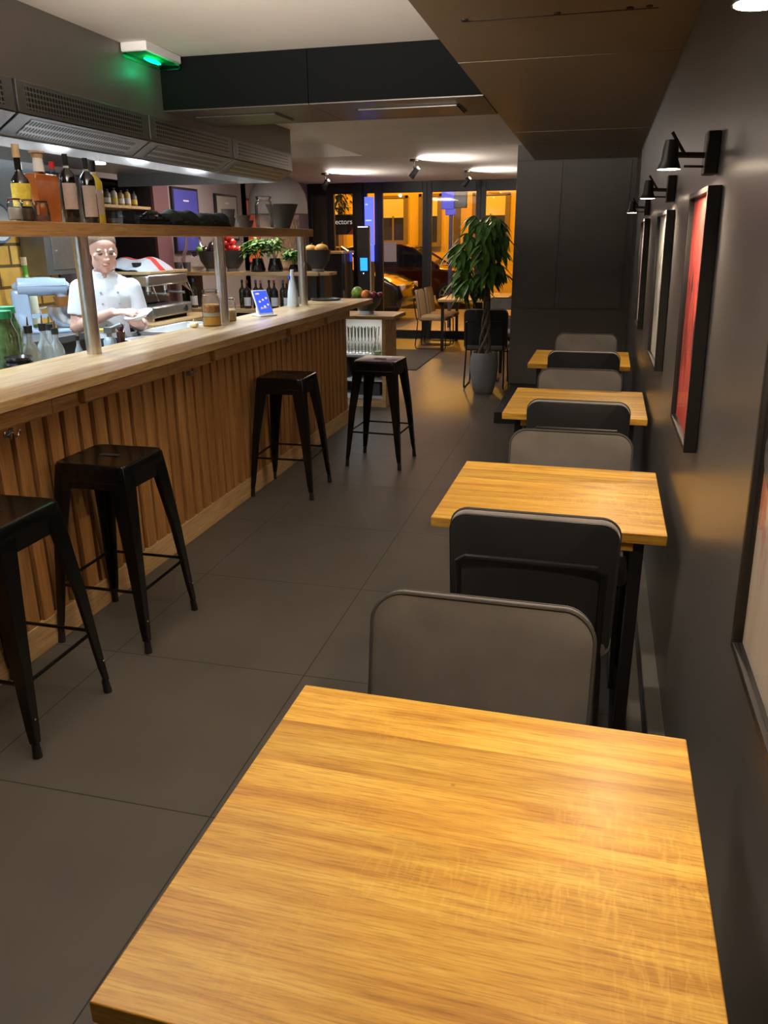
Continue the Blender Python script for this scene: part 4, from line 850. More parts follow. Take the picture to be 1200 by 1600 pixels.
def leafquad(m, base, dirv, ln, wd, droop=.3, fold=.12, n=5):
    d = Vector(dirv).normalized(); side = d.cross(Vector((0, 0, 1)))
    if side.length < .05: side = Vector((1, 0, 0))
    side.normalize(); upv = side.cross(d).normalized(); prev = None; p = Vector(base)
    for i in range(n+1):
        u = i/n; c_ = p+d*ln*u+Vector((0, 0, -droop*ln*u*u)); w_ = wd*math.sin(PI*min(1, .06+u*.94))**.8*.5 if i < n else 0
        if i == n: vs = [m.b.verts.new(c_)]
        else: vs = [m.b.verts.new(c_-side*w_+upv*fold*w_), m.b.verts.new(c_-upv*fold*w_*.3), m.b.verts.new(c_+side*w_+upv*fold*w_)]
        if prev:
            if len(vs) == 3: m.b.faces.new((prev[0], prev[1], vs[1], vs[0])); m.b.faces.new((prev[1], prev[2], vs[2], vs[1]))
            else: m.b.faces.new((prev[0], prev[1], vs[0])); m.b.faces.new((prev[1], prev[2], vs[0]))
        prev = vs
def herb(loc, lb, r, h, nleaf, potr, poth):
    t = thing('potted_herb', lb, 'plant', loc, 0, 'potted herbs on the back bar shelf')
    m = MB(); m.lathe([(0, 0), (potr*.92, 0), (potr, .02), (potr*.66, poth), (potr*.60, poth), (0, poth*.8)], (0, 0, 0), 24); obj('pot', m, M['black_gloss'], t)
    m = MB(); rnd = random.Random(int(loc[0]*-1000))
    for k in range(nleaf):
        a = rnd.uniform(0, 2*PI); e = rnd.uniform(.0, 1.2); rr_ = r*rnd.random()**.45
        b_ = Vector((math.cos(a)*rr_*math.cos(e), math.sin(a)*rr_*math.cos(e), poth+.05+h*.45*math.sin(e)+rnd.uniform(-.02, .05)))
        leafquad(m, b_, (math.cos(a+rnd.uniform(-1, 1)), math.sin(a+rnd.uniform(-1, 1)), rnd.uniform(-.3, .6)), rnd.uniform(.045, .07), rnd.uniform(.028, .042), .4, n=3)
    obj('foliage', m, M['herb'], t); m = MB()
    for k in range(6): a = k*PI/3; m.tube([(0, 0, poth*.8), (math.cos(a)*r*.3, math.sin(a)*r*.3, poth+.06), (math.cos(a)*r*.6, math.sin(a)*r*.6, poth+.10)], .003, 5)
    obj('stem', m, M['herb'], t)
M['black_gloss'] = P('black_glazed_pot', (.012, .012, .013), .15, coat=.6)
herb((xU(400), 7.86, UZ), 'leafy basil in a black pot, leftmost of the herbs', .15, .22, 340, .078, .13)
herb((xU(426), 7.88, UZ), 'sparser herb in a black pot beside the basil', .11, .26, 130, .082, .13)
herb((xU(456), 7.86, UZ), 'bushy dark herb next to the far steel post', .10, .10, 220, .06, .07)
# wide glass decanter and small cups on left of the shelf
t = thing('glass_decanter', 'large clear round bottomed glass vessel on the left of the upper shelf', 'decanter', (xU(291), 7.98, UZ)); m = MB(); m.lathe([(0, .005), (.06, .005), (.14, .05), (.15, .12), (.10, .24), (.075, .36), (.09, .46), (.11, .52)], (0, 0, 0), 32); obj('glass_body', m, M['glass'], t)
m = MB(); m.lathe([(0, .14), (.02, .15), (.035, .20), (0, .20)], (0, 0, 0), 20); obj('dark_contents', m, P('dark_berry', (.03, .01, .03), .3), t)
for k, px in enumerate((278, 292)): cup((xU(px), 7.78, UZ), ['small grey cup at the left end of the upper shelf', 'small grey cup beside the glass vessel on the upper shelf'][k], .032, .042, .095, M['grey_stone'], 'stone_cup', 'cup', 'small cups on the upper shelf')

# side station with glasses (drinks cabinet)
CY = 7.43
sc_ = thing('glass_cabinet', 'pale oak open cabinet with shelves of glasses beyond the end of the bar', 'cabinet', (-2.2, CY, 0))
m = MB(); m.box((-.235, -.03, .845), (.43, .47, .88)); obj('cabinet_top', m, M['oak_x'], sc_, bevel=.003)
for xa, xb in ((.30, .335), (-.23, -.20)): m = MB(); m.box((xa, 0, 0), (xb, .45, .845)); obj('side_panel', m, M['oak_x'], sc_)
m = MB(); m.box((-.2, 0, .485), (.30, .44, .505)); m.box((-.2, 0, .25), (.30, .44, .27)); m.box((-.2, 0, .08), (.30, .44, .11)); m.box((-.2, .42, .1), (.3, .44, .845)); obj('shelves', m, P('pale_shelf', (.52, .52, .50), .5), sc_)
m = MB(); m.box((-.2, .01, 0), (.3, .03, .08)); obj('kick_board', m, M['oak_x'], sc_)
light('cabinet_fill', 'AREA', (.05, .12, .835), 2.2, (.92, .96, 1), size=.4, sizey=.1, parent=sc_)  # added unseen light under the top, brightens the glasses
gp = None
gi = 0
GN = 'first second third fourth fifth sixth'.split()
for row in range(2):
    for k in range(6):
        x = -2.345+.068*k; y = CY+.09+.12*row
        t = thing('drinking_glass', '%s tall clear glass from the left in the %s row on the cabinet shelf' % (GN[k], ['front', 'back'][row]), 'glass', (x, y, .505), 0, 'tall glasses in the cabinet')
        m = MB(); m.lathe([(0, .003), (.022, .003), (.024, .07), (.010, .10), (.024, .15), (.029, .25), (.0275, .25), (.022, .15)], (0, 0, 0), 16); obj('glass_body', m, M['glass'], t)
t = thing('small_decanter', 'small conical glass decanter with green base at the right of the cabinet shelf', 'decanter', (-1.965, CY+.08, .505)); m = MB(); m.lathe([(0, .004), (.045, .004), (.048, .03), (.02, .13), (.016, .17), (.022, .18)], (0, 0, 0), 20); obj('glass_body', m, M['glass'], t); m = MB(); m.lathe([(0, .005), (.042, .005), (.04, .03), (0, .03)], (0, 0, 0), 20); obj('green_base', m, P('green_liquid', (.35, .55, .20), .3), t)
BKC = [(.06, .10, .30), (.30, .32, .40), (.05, .07, .16), (.28, .10, .12), (.10, .10, .12)]
for k in range(5):
    m = MB(); m.box((0, 0, 0), (.018, .2, .19+.01*(k % 2))); o_ = obj('book', m, P('book_cover_%d' % k, BKC[k], .5), bevel=.002); o_.location = (-2.39+.023*k, CY+.05, .27); tag(o_, '%s standing book from the left on the low cabinet shelf' % GN[k], 'book', 'books in the cabinet')
t = thing('storage_basket', 'dark open basket beside the books in the glass cabinet', 'basket', (-2.06, CY+.2, .27)); m = MB(); m.lathe([(0, .0), (.13, 0), (.16, .17), (.152, .17), (.125, .008), (0, .008)], (0, 0, 0), 4, a0=PI/4, a1=PI/4+2*PI, sy_=1.0); obj('basket_body', m, P('dark_basket', (.045, .03, .03), .7, noise=.3, nscale=60), t)
t = thing('storage_box', 'dark slate box on the bottom shelf of the glass cabinet', 'box', (-2.06, CY+.2, .11)); m = MB(); m.box((-.15, -.17, 0), (.13, .17, .125)); obj('box_body', m, P('slate_box', (.045, .05, .06), .6, noise=.2), t, bevel=.004)
fb = bowl((-2.10, 7.62, .88), 'wide pale footed bowl of fruit on the glass cabinet', .15, .16, .07, P('grey_brown_bowl', (.05, .045, .045), .4), P('pale_foot', (.45, .45, .45), .5), 'fruit_bowl'); fb['group'] = 'fruit bowls'
GY = P('mango_skin', (.22, .34, .05), .35, noise=.5, nscale=14); OR_ = P('orange_skin', (.75, .22, .04), .45, noise=.25, nscale=14); PL = P('plum_skin', (.22, .02, .05), .3)
veg('mango', 'green mango at the left of the fruit bowl', 'fruit', (-2.185, 7.60, 1.075), .058, (1, 1, 1.05), GY, 'fruit', False)
veg('orange', 'orange in the middle of the fruit bowl', 'fruit', (-2.09, 7.56, 1.062), .045, (1, 1, 1), OR_, 'fruit', False)
veg('plum', 'dark red plum right of the orange', 'fruit', (-2.02, 7.60, 1.055), .036, (1, 1, 1), PL, 'fruit', False)
veg('plum', 'dark red plum at the right rim of the fruit bowl', 'fruit', (-1.97, 7.64, 1.05), .034, (1, 1, 1), PL, 'fruit', False)

# ================================================================== CHEF
def build_chef():
    t = thing('person', 'person in short sleeved white chef jacket standing behind the bar wiping a plate', 'person', (-2.93, 4.52, 0), math.radians(31))
    b = MB()
    def seg(p0, r0, p1, r1, sc=(1, 1), n=5):
        p0, p1 = Vector(p0), Vector(p1)
        for i in range(n+1):
            u = i/n; p = p0.lerp(p1, u); r = r0+(r1-r0)*u; b.ball(p, r, (sc[0], sc[1], 1), seg=14)
    # torso, hips and legs
    seg((0, 0, .95), .125, (0, 0, 1.10), .115, (1.15, .85)); seg((0, 0, 1.10), .112, (0, .005, 1.19), .112, (1.2, .82)); seg((0, .01, 1.22), .09, (0, .015, 1.30), .055, (1.25, .85))
    seg((-.125, .01, 1.30), .05, (.125, .01, 1.30), .05, n=8)
    for s in (-1, 1): seg((s*.08, 0, .90), .085, (s*.09, -.01, .48), .058, n=8); seg((s*.09, -.01, .48), .055, (s*.09, .02, .09), .038, n=8); b.ball((s*.09, -.05, .045), .045, (.9, 2.3, .8), seg=14)
    # neck and head (turned a little to the right of the photo and tilted down)
    seg((0, .01, 1.33), .056, (.002, -.012, 1.43), .050)
    HR = Matrix.Translation((.006, -.02, 1.505)) @ Matrix.Scale(1.10, 4) @ Matrix.Rotation(math.radians(14), 4, 'Z') @ Matrix.Rotation(math.radians(10), 4, 'X')
    def hb(c, r, sc=(1, 1, 1), seg_=18): b.ball(c, r, sc, seg=seg_, mat=HR)
    hb((0, .012, .032), .083, (.90, 1.08, 1.02), 24); hb((0, -.018, -.02), .068, (.92, .98, 1.15), 22); hb((0, -.038, -.070), .040, (1.05, .95, .8)); hb((0, -.058, -.092), .021, (1.15, .8, .7))
    for s in (-1, 1): hb((s*.040, -.030, -.052), .035, (.75, 1, 1.1)); hb((s*.042, -.056, -.012), .022, (1, .7, .8)); hb((s*.030, -.073, .022), .012, (1.6, .5, .45)); hb((s*.077, .018, -.004), .021, (.42, .8, 1.45)); hb((s*.009, -.089, -.028), .0085)
    hb((0, -.083, .012), .010, (.7, .8, 1.6)); hb((0, -.093, -.010), .0105, (.75, 1, 1.9)); hb((0, -.099, -.026), .0115, (1, 1, .9)); hb((0, -.085, -.052), .013, (1.9, .55, .40)); hb((0, -.083, -.060), .012, (1.6, .55, .45))
    # arms
    RS, LS = (-.150, .01, 1.285), (.150, .01, 1.285)
    RE, LE = (-.195, -.02, 1.065), (.190, .00, 1.07)
    RW, LW = (.030, -.235, 1.162), (.190, -.225, 1.082)
    seg(RS, .056, RE, .043, n=8); seg(RE, .044, RW, .027, n=12); seg(LS, .056, LE, .043, n=8); seg(LE, .044, LW, .027, n=10)
    # hands
    def hand(wr, fdir, palmn, thumbdir, curl, L0=.078):
        wr = Vector(wr); f = Vector(fdir).normalized(); n_ = Vector(palmn).normalized(); sd_ = f.cross(n_).normalized(); n_ = sd_.cross(f).normalized()
        R3 = Matrix((sd_, f, n_)).transposed()
        c = wr+f*.05; b.ball(c, .032, (1.15, 1.45, .48), seg=16, rot=R3); b.ball(wr+f*.012, .026, (1, 1.1, .8), seg=12, rot=R3)
        for k, (o_, ln) in enumerate(((-.030, .060), (-.010, .068), (.011, .063), (.030, .048))):
            p = wr+f*.085+sd_*o_; d = (f+sd_*o_*2).normalized(); a = curl*(1+.12*k); r = .0095
            for j, fr in enumerate((.45, .32, .23)):
                d = (d*math.cos(a)+n_*-math.sin(a)).normalized() if True else d
                q = p+d*ln*fr
                for i in range(4): b.ball(p.lerp(q, i/3), r*(1-.05*i/3), seg=10)
                p = q; r *= .93
        td = Vector(thumbdir).normalized(); p = wr+f*.028+sd_*(-.028 if td.dot(sd_) < 0 else .028); q = p+td*.032; r_ = q+(td+f*.9).normalized()*.026
        for A_, B_, ra, rb in ((p, q, .0135, .0115), (q, r_, .0112, .009)):
            for i in range(4): b.ball(A_.lerp(B_, i/3), ra+(rb-ra)*i/3, seg=10)
    hand(RW, (.93, -.32, .06), (0, -.35, 1), (.45, -.9, .1), .16)
    hand(LW, (-.18, -.75, .12), (.25, .2, -1), (-.85, -.2, .6), .32)
    bo = obj('body', b, M['skin'], t); fuse(bo, .0055, 3, .5)
    # face details
    def hp(c): return HR @ Vector(c)
    for s in (-1, 1):
        m = MB(); m.ball((s*.030, -.0775, .004), .0082, (1.5, .5, .62), seg=12, mat=HR); obj('eye', m, P('eye_dark', (.10, .08, .07), .3), t)
        m = MB(); m.tube([hp((s*.014, -.093, .021)), hp((s*.031, -.0925, .026)), hp((s*.048, -.081, .020))], .0036, 6); obj('eyebrow', m, M['hair'], t)
    m = MB(); m.ball((0, -.0905, -.055), .0062, (3.2, .55, .8), seg=12, mat=HR); obj('lips', m, P('lips', (.50, .20, .17), .5), t)
    m = MB()
    m.ball((0, .022, .048), .086, (.93, 1.06, .98), seg=28, mat=HR)
    bmesh.ops.bisect_plane(m.b, geom=m.b.verts[:]+m.b.edges[:]+m.b.faces[:], plane_co=HR @ Vector((0, -.055, .066)), plane_no=(HR.to_3x3() @ Vector((0, -.62, -.78))).normalized(), clear_outer=True)
    obj('hair', m, M['hair'], t)
    # jacket
    b = MB()
    seg((0, 0, .88), .148, (0, 0, 1.02), .138, (1.12, .88), 6); seg((0, 0, 1.02), .138, (0, .003, 1.22), .142, (1.16, .84), 8); seg((0, .01, 1.24), .120, (0, .015, 1.30), .085, (1.28, .88), 5)
    seg((-.135, .012, 1.288), .058, (.135, .012, 1.288), .058, n=8); seg((-.10, .012, 1.30), .055, (0, .012, 1.350), .060, n=5); seg((.10, .012, 1.30), .055, (0, .012, 1.350), .060, n=5)
    seg(RS, .062, (-.178, -.005, 1.145), .063, n=8); seg(LS, .062, (.176, .0, 1.145), .063, n=8)
    seg((0, .012, 1.33), .070, (.0, .0, 1.385), .062, (1.05, 1), 4)
    jo = obj('chef_jacket', b, M['jacket'], t); fuse(jo, .007, 6, .5)
    # cut the neck opening and the sleeve ends
    bm2 = bmesh.new(); bm2.from_mesh(jo.data)
    for co, no in (((-.178, -.005, 1.135), (-.15, -.02, -1)), ((.176, 0, 1.130), (.15, 0, -1))):
        near = [v for v in bm2.verts if v.co.z < 1.2 and ((v.co.x < -.118) if co[0] < 0 else (v.co.x > .118)) and Vector(v.co-Vector(co)).dot(Vector(no)) > 0 and v.co.z > 1.03]
        bmesh.ops.delete(bm2, geom=near, context='VERTS')
        bmesh.ops.delete(bm2, geom=[v for v in bm2.verts if v.co.z > 1.405+.25*v.co.y or (abs(v.co.x-.006) < .022*(v.co.z-1.352)/.045 and v.co.y < -.02 and v.co.z > 1.352)], context='VERTS')
    bm2.to_mesh(jo.data); bm2.free()
    sd = jo.modifiers.new('s', 'SOLIDIFY'); sd.thickness = .004; sd.offset = 1
    m = MB()
    for s, x0 in ((0, -.028), (0, .072)):
        for k, z in enumerate((1.27, 1.205, 1.14, 1.075, 1.01)):
            y = -.118-.004*k if x0 < 0 else -.112-.004*k; m.ball((x0+.004*k, y, z), .0075, (1, .5, 1), seg=10)
    obj('button', m, P('button', (.35, .42, .45), .4), t)
    # apron / trousers
    b = MB(); seg((0, 0, .96), .150, (0, -.005, .82), .150, (1.12, .88), 4)
    for s in (-1, 1): seg((s*.085, 0, .84), .10, (s*.09, -.01, .48), .075, n=8); seg((s*.09, -.01, .48), .075, (s*.09, .01, .10), .065, n=8)
    ao = obj('trousers', b, M['navy'], t); fuse(ao, .01, 3)
    m = MB(); m.ball((-.09, -.055, .048), .052, (.9, 2.2, .85), seg=16); m.ball((.09, -.055, .048), .052, (.9, 2.2, .85), seg=16); obj('shoes', m, M['black_plastic'], t)
    return t
chef = build_chef()
# plate held by the chef
hpm = Matrix.Translation((-2.93, 4.52, 0)) @ Matrix.Rotation(math.radians(31), 4, 'Z')
m = MB(); m.lathe([(0, 0), (.04, 0), (.045, .004), (.082, .022), (.088, .026), (.084, .028), (.045, .009), (0, .007)], (0, 0, 0), 36); o_ = obj('plate', m, M['ceramic']); o_.location = hpm @ Vector((.185, -.318, 1.133)); o_.rotation_euler = (math.radians(8), math.radians(-16), math.radians(31)); tag(o_, 'small white plate held in both hands by the person in white', 'plate')

# ================================================================== LEFT WALL DECOR, DOME LAMP
t = thing('framed_poster', 'blue poster with white upright strokes in a black frame on the pink wall', 'poster', (-4.298, 8.27, 1.44), 0, 'posters on the left wall')
m = MB(); m.box((0, -.29, 0), (.03, .29, .66)); obj('frame', m, M['black_matte'], t, bevel=.002)
m = MB(); m.box((.0301, -.265, .025), (.032, .265, .635)); obj('print', m, P('blue_print', (.075, .075, .42), .5), t)
WHT = P('white_ink', (.75, .75, .80), .6)
m = MB()
for y in (-.17, -.02, .08, .17): m.box((.0321, y, .22), (.0335, y+.018, .40))
m.tube([(.033, -.14, .27), (.033, -.10, .22), (.033, -.05, .24), (.033, -.02, .30)], .006, 6); m.box((.0321, -.06, .52), (.0335, .06, .535)); obj('white_strokes', m, WHT, t)
t = thing('framed_poster', 'pale print in a black frame right of the blue poster', 'poster', (-4.298, 9.30, 1.56), 0, 'posters on the left wall')
m = MB(); m.box((0, -.30, 0), (.03, .30, .52)); obj('frame', m, M['black_matte'], t, bevel=.002); m = MB(); m.box((.0301, -.27, .025), (.032, .27, .495)); obj('print', m, P('cream_print', (.50, .46, .38), .6), t); m = MB(); m.box((.0321, -.05, .41), (.0335, .05, .43)); obj('print_mark', m, WHT, t)
t = thing('framed_poster', 'orange red poster behind the basil', 'poster', (-4.598, 10.7, 1.25), 0, 'posters on the left wall')
m = MB(); m.box((0, -.3, 0), (.03, .3, .85)); obj('frame', m, M['black_matte'], t, bevel=.002); m = MB(); m.box((.0301, -.27, .03), (.032, .27, .82)); obj('print', m, P('orange_print', (.75, .16, .04), .5, noise=.4, nscale=9), t)
t = thing('framed_poster', 'cream textured panel lit below the grey dome lamp', 'poster', (-4.598, 12.1, 1.15), 0, 'posters on the left wall')
m = MB(); m.box((0, -.55, 0), (.02, .55, .80)); obj('panel', m, P('cream_relief', (.62, .52, .38), .7, noise=.45, nscale=14), t)
light('picture_light', 'SPOT', (-4.1, 12.0, 2.3), 16, (1, .72, .42), rot=(0, math.radians(-22), 0), size=.04, angle=math.radians(80), blend=.6)
t = thing('dome_lamp', 'large grey felt dome pendant lamp over the far end of the back bar', 'lamp', (-3.74, 9.6, 1.86))
m = MB(); m.lathe([(.36, 0), (.355, .10), (.335, .22), (.27, .34), (.15, .42), (.03, .45), (.03, .44), (.145, .41), (.262, .33), (.325, .215), (.345, .10), (.35, 0)], (0, 0, 0), 36); obj('shade', m, P('grey_felt', (.20, .18, .175), .9), t)
m = MB(); m.cyl((0, 0, .44), (0, 0, .56), .006, seg=8); obj('cord', m, M['black_matte'], t); m = MB(); m.ball((0, 0, .26), .05, seg=16); obj('bulb', m, P('soft_bulb', (1, .9, .8), .4, emis=(1, .75, .5), estr=6), t)
# ceiling spots in the far room
for i, (x, y) in enumerate(((-2.05, 9.55), (-1.72, 11.35), (-3.62, 11.1))):
    t = thing('ceiling_spot', ['black ceiling spotlight nearest the cross beam', 'black ceiling spotlight above the far dining table', 'black ceiling spotlight near the dome lamp'][i], 'spotlight', (x, y, 2.42), 0, 'black ceiling spotlights')
    m = MB(); m.cyl((0, 0, -.022), (0, 0, 0), .05, seg=20); obj('ceiling_rose', m, M['black_matte'], t); m = MB(); m.cyl((0, 0, -.11), (0, 0, -.02), .008, seg=8); obj('stem', m, M['black_matte'], t)
    m = MB(); m.cyl((-.035, .0, -.19), (.03, 0, -.11), .036, .030, seg=20); m.ball((.03, 0, -.11), .03, seg=14); obj('lamp_head', m, M['black_matte'], t); m = MB(); m.cyl((.052, 0, -.094), (.056, 0, -.09), .018, seg=14); obj('lens', m, M['bulb'], t)
    light('spot_beam', 'SPOT', (.085, 0, -.10), 95, (1, .88, .78), rot=(0, math.radians(-118), 0), size=.03, angle=math.radians(165), blend=1., parent=t)
    light('spot_down', 'SPOT', (-.045, 0, -.20), 24, (1, .78, .52), rot=(0, math.radians(30), 0), size=.02, angle=math.radians(80), blend=.6, parent=t)

# ================================================================== PLANT
pl = thing('potted_plant', 'tall braided money tree in a grey tapering pot between bar and pier', 'plant', (-1.035, 8.42, 0))
m = MB(); m.lathe([(0, 0), (.095, 0), (.103, .01), (.135, .14), (.150, .27), (.147, .36), (.132, .43), (.122, .43), (.134, .36), (.0, .36)], (0, 0, 0), 36); obj('pot', m, M['concrete'], pl)
m = MB(); m.lathe([(0, .385), (.125, .385), (.125, .36)], (0, 0, 0), 24); obj('soil', m, M['soil'], pl)
m = MB()
for k in range(4):
    pts = []
    for i in range(29):
        u = i/28; a = k*PI/2+u*7.5; r_ = .052*(1-u)**2+.016; pts.append((r_*math.cos(a)+.012*u, r_*math.sin(a), .37+.85*u))
    m.tube(pts, .019, 8, r_end=.012)
obj('trunk', m, M['bark'], pl)
m = MB(); st_ = MB(); rnd = random.Random(11)
for k in range(64):
    a = rnd.uniform(0, 2*PI); hh = rnd.random(); zc = 1.06+.74*hh; rr_ = (.28*math.sin(PI*(.20+.66*hh))+.03)*rnd.uniform(.55, 1.05)
    hub = Vector((-.035+rr_*math.cos(a)*(.72 if math.cos(a) > 0 else 1.), rr_*math.sin(a)*(.6 if math.sin(a) > 0 else .9), zc+rnd.uniform(-.03, .03)))
    base = Vector((.012, 0, min(1.24, max(1.10, zc-.05)))); mid = base.lerp(hub, .55)+Vector((0, 0, .06)); st_.tube([base, mid, hub], .0045, 5, r_end=.003)
    nl = rnd.choice((5, 6, 7)); out = Vector((math.cos(a)*(.3 if math.cos(a) > 0 else 1), math.sin(a)*(.3 if math.sin(a) > 0 else 1), 0))
    for j in range(nl):
        b_ = 2*PI*j/nl+rnd.uniform(-.2, .2); d = Vector((math.cos(b_), math.sin(b_), 0))+out*.35+Vector((0, 0, -.45+rnd.uniform(-.25, .15)))
        leafquad(m, hub, d, rnd.uniform(.13, .20), rnd.uniform(.048, .068), rnd.uniform(.3, .75), .25, 6)
obj('foliage', m, M['leaf'], pl); obj('branch', st_, M['herb'], pl)

# ================================================================== FAR DINING AREA
ft = thing('dining_table', 'long oak dining table with thin black legs beside the glazed front', 'table', (-1.62, 12.2, 0))
m = MB(); m.box((-.47, -.82, .715), (.47, .78, .75)); obj('tabletop', m, M['oak_x'], ft, bevel=.003)
for x in (-.43, .43):
    for y in (-.62, .7): m = MB(); m.box((x-.02, y-.02, 0), (x+.02, y+.02, .715)); obj('leg', m, M['black_matte'], ft)
fc = make_chair(M['tan_fabric'], M['tan_fabric'])
FC = [((-2.24, 11.95, 0), PI/2*-1+PI, 'taupe chair at the left of the far dining table, nearer one'), ((-2.22, 12.55, 0), PI/2, 'taupe chair at the left of the far dining table, farther one'),
      ((-1.02, 11.9, 0), -PI/2, 'dark taupe chair at the right of the far table, nearer one'), ((-1.02, 12.5, 0), -PI/2, 'dark taupe chair at the right of the far table, farther one')]
for i, (l_, r_, lb) in enumerate(FC): place(fc if i == 0 else copy_tree(fc), l_, r_, lb, 'taupe chairs at the far dining table')
# a second far table behind the chair beside the pier
t2 = make_table(.9, .75); place(t2, (-.62, 9.45, 0), 0, 'table half hidden behind the dark pier', None); t2['category'] = 'table'
c9 = copy_tree(ch); place(c9, (-1.0, 10.1, 0), 0, 'grey chair beyond the half hidden table, behind the plant', 'grey velvet dining chairs')
m = MB(); m.box((-2.75, 9.75, 0), (-2.05, 11.6, .012)); o_ = obj('door_mat', m, P('dark_mat', (.035, .033, .030), .9, noise=.2, nscale=60), bevel=.003); tag(o_, 'dark rectangular entrance mat on the tiles near the glazed front', 'mat')
# kiosk
ks = thing('self_service_kiosk', 'slim white kiosk with black face and glowing blue screen by the glazed front', 'kiosk', (-3.45, 12.4, 0))
m = MB(); m.box((-.10, -.06, 0), (.10, .06, .78)); m.box((-.10, .0, .78), (.10, .06, 1.76)); obj('column', m, M['white_plastic'], ks, bevel=.008)
m = MB(); m.box((-.10, -.025, .80), (.10, .0, 1.76)); obj('black_face', m, M['black_plastic'], ks, bevel=.01)
m = MB(); m.box((-.05, -.031, 1.10), (.065, -.025, 1.29)); obj('screen', m, P('kiosk_screen', (.02, .1, .6), .3, emis=(.02, .25, 1), estr=1.5), ks)
m = MB(); m.box((-.08, -.03, 1.735), (.08, -.02, 1.75)); m.cyl((0, -.03, 1.06), (0, -.026, 1.06), .010, seg=10); obj('light_strip', m, P('kiosk_strip', (.9, .9, .9), .3, emis=(.9, .9, 1), estr=1.0), ks)
t = thing('blue_display', 'tall glowing blue display behind the glass right of the kiosk', 'display', (-3.53, 13.05, 1.22)); m = MB(); m.box((-.075, -.01, 0), (.075, .02, .98)); obj('display_panel', m, P('blue_display_glow', (.1, .12, .6), .4, emis=(.09, .12, .90), estr=1.3), t, bevel=.004)
m = MB(); m.box((-.075, -.01, -1.22), (.075, .02, 0)); obj('display_stand', m, P('tan_stand', (.28, .19, .09), .5), t, bevel=.004)
m = MB()
for z, w_ in ((.86, .04), (.62, .10), (.42, .08), (.38, .08), (.25, .09)): m.box((-.06, -.012, z), (-.06+w_, -.0105, z+.018))
obj('display_lines', m, P('display_lines', (.2, .25, .9), .4, emis=(.28, .34, 1), estr=1.6), t)
# black sideboard with oak top by the windows
t = thing('sideboard', 'tall black sideboard with an oak top before the left windows', 'cabinet', (-3.96, 12.2, 0)); m = MB(); m.box((-.36, -.25, 0), (.30, .3, 1.36)); obj('cabinet_body', m, M['black_gloss'], t, bevel=.004); m = MB(); m.box((-.38, -.27, 1.36), (.32, .32, 1.395)); obj('cabinet_top', m, M['oak_x'], t, bevel=.003)
m = MB(); m.ball((.06, -.256, .78), .010, seg=10); m.ball((.12, -.256, .78), .010, seg=10); obj('knob', m, M['chrome'], t)
m = MB(); m.box((-.105, 0, 0), (.105, .002, .30)); o_ = obj('notice', m, M['paper']); o_.location = (-3.22, 13.185, 1.21); tag(o_, 'blank pale sheet taped to the glass left of the middle mullion', 'notice')
# ================================================================== STREET
m = MB(); m.quad([(-16, 13.28, -.02), (8, 13.28, -.02), (8, 19, -.02), (-16, 19, -.02)]); o_ = struct('ground_pavement', m, brick_mat('paving', (.34, .28, .24), (.30, .25, .22), (.10, .08, .07), .6, .6, 'XY', .01))
m = MB(); m.quad([(-16, 19, -.06), (8, 19, -.06), (8, 27, -.06), (-16, 27, -.06)]); struct('ground_road', m, P('asphalt', (.12, .11, .10), .5, noise=.2, nscale=8))
bd = thing('building', 'ochre fronted building with sash windows across the street', 'building', (-5, 25, 0))
m = MB(); m.box((-11, 0, -.1), (11, .5, 8)); m.box((-11, -.08, 2.98), (11, 0, 3.12)); m.box((-11, -.06, 0), (11, 0, .55)); obj('wall', m, M['ochre'], bd)
DKG = P('dark_window_glass', (.03, .03, .03), .1, coat=.5); FRW = P('brown_window_frame', (.22, .15, .07), .6); BLD = P('cream_blind', (.75, .60, .28), .8)
for (x0, x1, z0, z1) in ((-1.38, -.62, 1.52, 2.72), (-.12, .42, 1.45, 2.75), (1.5, 2.45, 1.45, 2.75), (-3.6, -2.7, 1.3, 2.75), (3.2, 4.2, 1.45, 2.75), (-5.6, -4.6, 1.4, 2.8)):
    m = MB(); m.box((x0-.08, -.12, z0-.12), (x1+.08, .0, z0)); m.box((x0-.08, -.06, z0), (x0, 0, z1+.08)); m.box((x1, -.06, z0), (x1+.08, 0, z1+.08)); m.box((x0-.08, -.06, z1), (x1+.08, 0, z1+.08)); xm = (x0+x1)/2
    m.box((xm-.025, -.05, z0), (xm+.025, -.01, z1-.5)); m.box((x0, -.05, z0), (x0+.05, -.01, z1)); m.box((x1-.05, -.05, z0), (x1, -.01, z1)); f = obj('window', m, FRW, bd)
    m = MB(); m.box((x0, -.02, z0), (x1, -.005, z1)); obj('pane', m, DKG, f); m = MB(); m.box((x0+.04, -.04, z1-.55), (x1-.04, -.021, z1)); obj('blind', m, BLD, f)
for x in (-3.2, -2.35, .98): m = MB(); m.box((x-.10, -.14, 0), (x+.10, 0, 3.0)); obj('pilaster', m, P('dark_pilaster', (.10, .07, .04), .6) if x > 0 else M['ochre'], bd)
